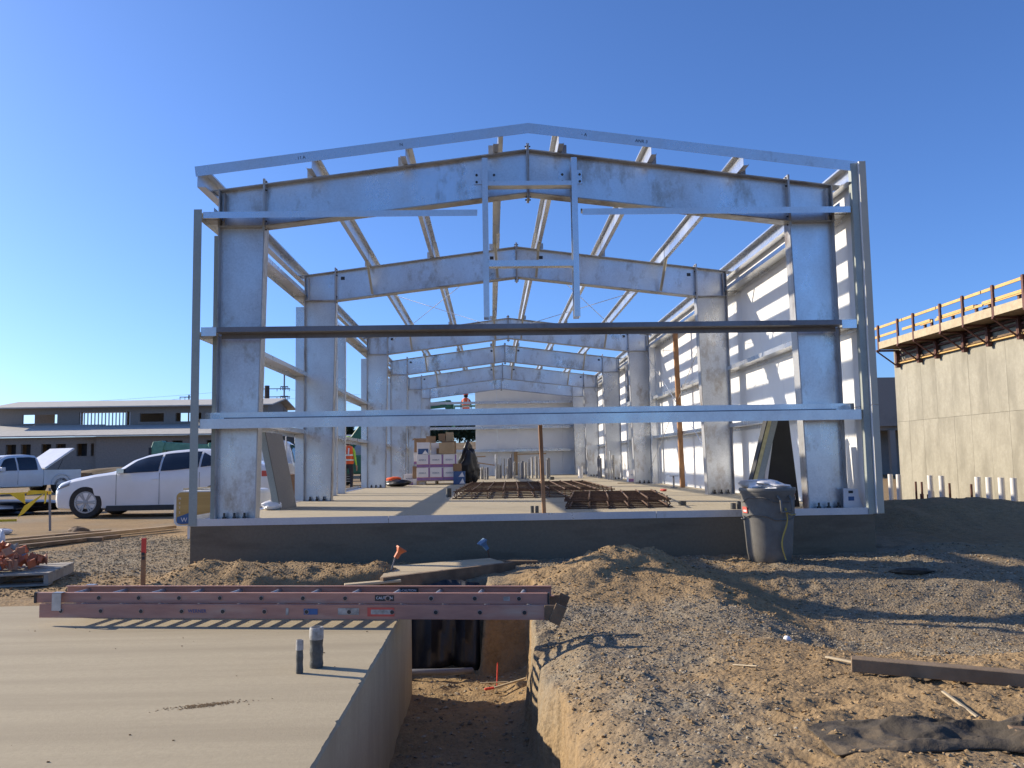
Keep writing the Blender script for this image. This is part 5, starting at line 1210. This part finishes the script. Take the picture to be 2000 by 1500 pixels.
for zr in (.76, .42):
    for a_, b_ in segs: MB().bx(.034, .07, b_-22+.4*(zr < .5), a_-22, zr-.045, zr+.045).build('guard_rail', MT['yellowwood'], PL, bevel=.003)
for a_, b_ in ((31.8, 29.1), (29.09, 27.3), (27.29, 24.4), (24.39, 19.0)): MB().bx(-.02, .02, b_-22, a_-22-.01, -.06, .20).build('toe_board', MT['plywood'], PL)
for i in range(5): MB().bx(.04+i*.19, .22+i*.19, -3, 9.9, -.06, -.02).build('deck_plank', MT['oldwood'], PL)
for q in (32.2, 31.7, 30.2, 28.7, 27.9, 26.3, 24.6, 22.8): MB().bx(2.0, 2.08, q-22-.05, q-22+.05, -.2, 1.05).build('guard_post', MT['ruststeel'], PL)
for zr in (.62, .95):
    for a_, b_ in ((32.4, 31.5), (31.3, 28.2), (28.1, 25.0), (24.9, 20)): MB().bx(1.95, 1.99, b_-22, a_-22, zr-.045, zr+.045).build('guard_rail', MT['yellowwood'], PL, bevel=.003)
for q in (31.97, 30.32, 29.1, 27.37, 25.99, 24.42, 22.9, 21.6, 20.3):
    m = MB(); m.bx(.72, .86, q-22-.06, q-22-.01, -.74, -.07); m.bx(.72, .86, q-22+.01, q-22+.06, -.74, -.07); b_ = m.build('bracket', MT['ruststeel'], PL)
    MB().tube((.76, q-22, -.68), (.02, q-22+.05, -.10), .028, n=6).build('diagonal', MT['ruststeel'], b_); MB().bx(0, .86, q-22-.04, q-22+.04, -.13, -.065).build('ledger', MT['ruststeel'], b_)
for z in (-.50, -.28, -.14): MB().bx(.80, .87, -3, 9.8, z-.03, z+.03).build('waler', MT['oldwood'] if z < -.4 else MT['ruststeel'], PL)
MB().bx(.78, .86, -3, 9.9, -.6, -.56).build('waler', MT['yellowwood'], PL)
for a_ in (31.0, 29.5, 28.2, 26.6): MB().bx(.60, 1.02, a_-22, a_-22+.05, .0, .04).build('tie_bar', MT['ruststeel'], PL)
t = thing('blue_drum', 'small blue drum on the platform above the concrete wall', 'drum', (15.35, 25.75, 5.285)); MB().lathe([(.19, 0), (.2, .02), (.2, .2), (.21, .22), (.2, .24), (.2, .42), (.18, .44)], 20).build('shell', MT['bluepr'], t, smooth=40); MB().lathe([(.21, .40), (.21, .43)], 20, caps=False).build('hoop', MT['trim'], t)
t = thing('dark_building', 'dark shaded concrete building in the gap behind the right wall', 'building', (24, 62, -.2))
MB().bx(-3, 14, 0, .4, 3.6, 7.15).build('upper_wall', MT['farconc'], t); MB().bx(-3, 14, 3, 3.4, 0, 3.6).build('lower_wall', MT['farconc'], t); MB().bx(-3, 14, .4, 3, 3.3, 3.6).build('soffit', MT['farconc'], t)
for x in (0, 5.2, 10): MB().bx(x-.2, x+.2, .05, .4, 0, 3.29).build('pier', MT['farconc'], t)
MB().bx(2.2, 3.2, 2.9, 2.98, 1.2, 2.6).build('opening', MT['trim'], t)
# pipe stubs before the concrete wall
PX_ = 14.25
def row_y(px): return PX_*1683.2/(px - 959.5) + .35
pv = [1752, 1768, 1832, 1855, 1928, 1951, 1977, 2002]
names = ['first', 'second', 'third', 'fourth', 'fifth', 'sixth', 'seventh', 'eighth', 'ninth', 'tenth', 'eleventh']
for i, px in enumerate(pv):
    y = row_y(px); g_ = float(height(PX_, y)); m = MB(); m.lathe([(.084, 0), (.084, .66-g_), (.07, .66-g_), (.07, .5-g_)], 14); o = m.build('pipe_stub', MT['pipewhite'], smooth=40)
    o.location = (PX_, y, g_ - .06); o.rotation_euler = (R(random.uniform(-1.5, 1.5)), 0, 0)
    tag(o, names[i] + ' white pipe stub from the left, standing before the concrete wall', 'pipe stub', 'white pipe stubs before the concrete wall')
for i, (px, tall) in enumerate([(1795, 1), (1807, 1), (1806, 0), (1820, 0), (1848, 1), (1863, 1), (1898, 0), (1907, 1), (1919, 0), (1921, 1), (1992, 0)]):
    y = row_y(px); g_ = float(height(PX_, y)); top_ = .42 if tall else .02; m = MB(); r_ = .035 if tall else .06; m.lathe([(r_, 0), (r_, top_-g_), (r_*.7, top_-g_), (r_*.7, top_-g_-.1)], 10); o = m.build('steel_stub', MT['ruststeel'], smooth=40)
    o.location = (PX_ + .12, y, g_ - .05)
    tag(o, ('thin tall' if tall else 'thick short') + ' rusty stub among the white pipes, ' + names[i] + ' from the left', 'steel stub', 'rusty stubs among the white pipes')

# ------------------------------------------------------------------ far left: block building
def holed(x0, x1, z0, z1, y0, y1, holes):
    xs = sorted({x0, x1, *[h[0] for h in holes], *[h[1] for h in holes]}); zs = sorted({z0, z1, *[h[2] for h in holes], *[h[3] for h in holes]}); m = MB()
    for i in range(len(xs)-1):
        run = None
        for j in range(len(zs)-1):
            cx, cz = (xs[i]+xs[i+1])/2, (zs[j]+zs[j+1])/2; solid = not any(h[0] < cx < h[1] and h[2] < cz < h[3] for h in holes)
            if solid and run is None: run = zs[j]
            if (not solid or j == len(zs)-2) and run is not None:
                m.bx(xs[i], xs[i+1], y0, y1, run, zs[j+1] if solid else zs[j]); run = None
    return m
LB = thing('block_building', 'long unfinished grey block building with two roof levels at the left', 'building', (0, 75, 0))
lw = [(-42.0, -41.1), (-40.7, -39.85), (-38.95, -38.1), (-37.7, -36.85), (-35.93, -35.03), (-34.7, -34.1)]
holed(-55, -34.05, -.3, 4.0, .8, 1.1, [(a_, b_, 2.35, 3.42) for a_, b_ in lw]).build('wall', MT['cmu'], LB)
rw = [(-28.85, -27.95), (-27.55, -26.65), (-24.6, -23.7)]
holed(-34.05, -19.0, -.3, 4.0, .3, .6, [(a_, b_, 2.45, 3.55) for a_, b_ in rw]).build('wall', MT['cmu'], LB)
MB().bx(-34.35, -34.06, .61, .79, -.3, 4.0).build('wall_return', MT['cmu'], LB)
for a_, b_ in lw + rw:
    yy = .8 if b_ < -34 else .3; z0, z1 = (2.35, 3.42) if b_ < -34 else (2.45, 3.55)
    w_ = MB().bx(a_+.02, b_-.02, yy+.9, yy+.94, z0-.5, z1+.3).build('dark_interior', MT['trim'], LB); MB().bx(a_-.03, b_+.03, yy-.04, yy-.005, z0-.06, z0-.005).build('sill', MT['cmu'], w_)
m = MB(); m.prism([(0.2, 4.02), (0.2, 4.14), (5.2, 5.28), (5.2, 5.16)], -55, -35.5, 'x'); m.build('roof', MT['roof'], LB)
m = MB(); m.prism([(-.5, 3.98), (-.5, 4.10), (5.2, 5.20), (5.2, 5.08)], -35.49, -18.0, 'x'); m.build('roof', MT['roof'], LB)
s2 = lambda x: x*80.5/75
up_ = [(-40.1, -37.15, 5.17, 5.92), (-35.3, -30.95, 4.9, 6.08), (-30.15, -28.1, 5.17, 5.9), (-27.1, -24.9, 5.17, 5.9), (-23.5, -21.6, 5.17, 5.9)]
zz = lambda z: 1.264 + (z-1.264)*80.5/75
holed(s2(-42.1), s2(-19.2), 4.9, zz(6.55), 5.25, 5.5, [(s2(a_), s2(b_), zz(c_), zz(d_)) for a_, b_, c_, d_ in up_]).build('upper_wall', MT['cmu'], LB)
# far wall of the clerestory: open where the sky shows through
holed(s2(-42.1), s2(-19.2), 4.9, zz(6.6), 11.5, 11.7, [(s2(-37.7)*1.07, s2(-37.1)*1.07, 4.9, 6.9), (s2(-35.3)*1.07, s2(-31.6)*1.07, 4.9, 7.0), (s2(-26.9)*1.07, s2(-25.6)*1.07, 4.9, 6.9)]).build('rear_wall', MT['cmu'], LB)
for i in range(15):
    x = lerp(s2(-35.2), s2(-31.0), i/14); MB().bx(x-.035, x+.035, 5.3, 5.42, zz(4.92), zz(6.06)).build('stud', MT['stud'], LB)
m = MB(); m.prism([(4.3, zz(6.42)), (4.3, zz(6.52)), (9.5, zz(7.35)), (14.0, zz(6.6)), (14.0, zz(6.5)), (9.5, zz(7.23))], s2(-42.6), s2(-18.6), 'x'); m.build('upper_roof', MT['roof'], LB)
m = MB(); m.prism([(5.5, zz(6.4)), (9.5, zz(7.2)), (13.2, zz(6.5)), (13.2, 4.9), (5.5, 4.9)], s2(-19.6), s2(-19.25), 'x'); m.build('gable_wall', MT['cmu'], LB)
m = MB(); m.bx(-55, -18, 5, 13, -.3, 4.0); m.build('lower_block', MT['cmu'], LB)

# ------------------------------------------------------------------ far background
m = MB(); rings = []
for i in range(90):
    x = lerp(-90, 70, i/89); n_ = float(fbm(np.array(x), np.array(0.), 9, 3, 51)); h_ = 3.9 + .5*n_
    rings.append([(x, 98, -.3), (x, 103, h_*.55), (x, 106, h_*.80 + .3*float(fbm(np.array(x), np.array(7.), 3, 3, 52))), (x, 109, h_+.2*float(fbm(np.array(x), np.array(9.), 2, 3, 53))), (x, 122, h_+.2), (x, 132, -.3)])
m.loft(rings, closed=False); m.build('earth_bank', MT['bank'], smooth=60)['kind'] = 'structure'
def tree(label, x, y, z, h, w_, seed, nl=2400):
    rg_ = np.random.RandomState(seed); t = thing('tree', label, 'tree', (x, y, z), 0, 'trees beyond the earth bank')
    m = MB(); m.path([(0, 0, -.3), (.05, .03, h*.3), (-.04, 0, h*.62), (.02, 0, h*.9)], [.14, .11, .07, .02], 7)
    cl = []
    for k in range(9):
        zz_ = h*rg_.uniform(.25, .92); a_ = rg_.uniform(0, 6.28); rr_ = w_*(1 - .6*zz_/h)*rg_.uniform(.4, 1); e = (rr_*math.cos(a_), rr_*math.sin(a_), zz_+.25); cl.append((e, w_*rg_.uniform(.28, .5)))
        m.path([(0, 0, zz_-.35), (e[0]*.5, e[1]*.5, zz_-.05), e], [.05, .035, .012], 5)
    m.build('trunk', MT['bark'], t)
    cl += [((0, 0, h*q), w_*.45) for q in (.35, .5, .65, .8, .95)]
    lf = [MB(), MB()]
    for k in range(nl):
        c, r_ = cl[rg_.randint(len(cl))]; d = rg_.normal(size=3); d /= np.linalg.norm(d); p = np.array(c) + d*r_*rg_.uniform(.3, 1.05)*np.array([1, 1, 1.25]); 
        if p[2] < .1: continue
        u = rg_.normal(size=3); u /= np.linalg.norm(u); v = np.cross(u, rg_.normal(size=3)); v /= np.linalg.norm(v); s_ = rg_.uniform(.09, .24)
        lf[k % 3 == 0].add([p - u*s_, p + v*s_*.6, p + u*s_*1.2, p - v*s_*.6], [(0, 1, 2, 3)])
    cr = lf[0].build('crown', MT['leaf'], t, kind=None); lf[1].build('light_leaves', MT['leaf2'], cr)
    return t
spec = [(-24, 112, 3.2, 1.6), (-20.5, 113, 2.6, 1.4), (-18.2, 111, 2.9, 1.3), (-16, 113, 2.4, 1.3), (-13.6, 112, 2.8, 1.4), (-9.4, 112, 2.0, 1.0), (-8.4, 113.5, 2.3, 1.2), (-7.4, 112, 1.9, 1.1), (-6.3, 113, 2.3, 1.3), (-5.2, 112.4, 2.5, 1.5), (-4.1, 112, 2.9, 1.5), (-2.9, 113, 3.1, 1.7), (-1.7, 112, 3.4, 1.7), (2, 113, 3, 1.6)]
for i, (x, y, h_, w_) in enumerate(spec):
    ordn = ['first', 'second', 'third', 'fourth', 'fifth', 'sixth', 'seventh', 'eighth', 'ninth', 'tenth', 'eleventh', 'twelfth', 'thirteenth', 'fourteenth'][i]
    tree(ordn + ' dark green tree from the left on the bank beyond the building', x, y, 3.7, h_, w_, 60+i)
def pole(x, y, h_, r_, arms, label, mat='pole', aw=2.2):
    t = thing('utility_pole', label, 'utility pole', (x, y, 0)); MB().tube((0, 0, -.5), (0, 0, h_), r_, r_*.8, 10).build('shaft', MT[mat], t)
    for z in arms:
        a_ = MB().bx(-aw/2, aw/2, -.06, .06, z-.07, z+.07).build('cross_arm', MT[mat], t)
        for s in (-1, -.45, .45, 1): MB().lathe([(.03, -.5), (.07, -.42), (.05, -.25), (.07, -.12), (.02, 0)], 8, (s*aw*.48, 0, z)).build('insulator', MT['steelpole'], a_)
    return t
P1 = pole(-55.6, 160, 14.5, .16, (14.1,), 'small wooden utility pole left of the front left column', aw=3.4)
P2 = pole(-41.3, 160, 16.0, .55, (15.4, 13.9, 12.0), 'thick dark utility pole with three crossarms behind the block building', 'pole', 8.5)
P3 = pole(-29.8, 125, 14.6, .14, (12.6, 11.2, 9.9), 'tall thin steel pole with short arms behind the block building', 'steelpole', 1.1)
def wire(label, a_, b_, sag, r_=.022):
    pts = [Vector(a_).lerp(Vector(b_), k/16) - Vector((0, 0, sag*4*(k/16)*(1-k/16))) for k in range(17)]; m = MB(); m.path(pts, r_, 4); return tag(m.build('power_line', MT['steelpole']), label, 'power line', 'power lines on the left')
wire('upper power line rising left of the front corner post', (-120, 150, 12.2), (-41.3-4, 160, 15.3), 1.0); wire('lower power line running to the small wooden pole', (-120, 155, 10.2), (-55.6, 160, 14.0), 1.2)
wire('highest power line between the thick pole and the thin steel pole', (-37.3, 160, 15.2), (10, 150, 13.9), 1.2); wire('middle power line between the thick pole and the thin steel pole', (-37.3, 160, 13.6), (10, 150, 12.2), 1.2); wire('lowest power line between the thick pole and the thin steel pole', (-37.3, 160, 11.8), (10, 150, 10.4), 1.2)
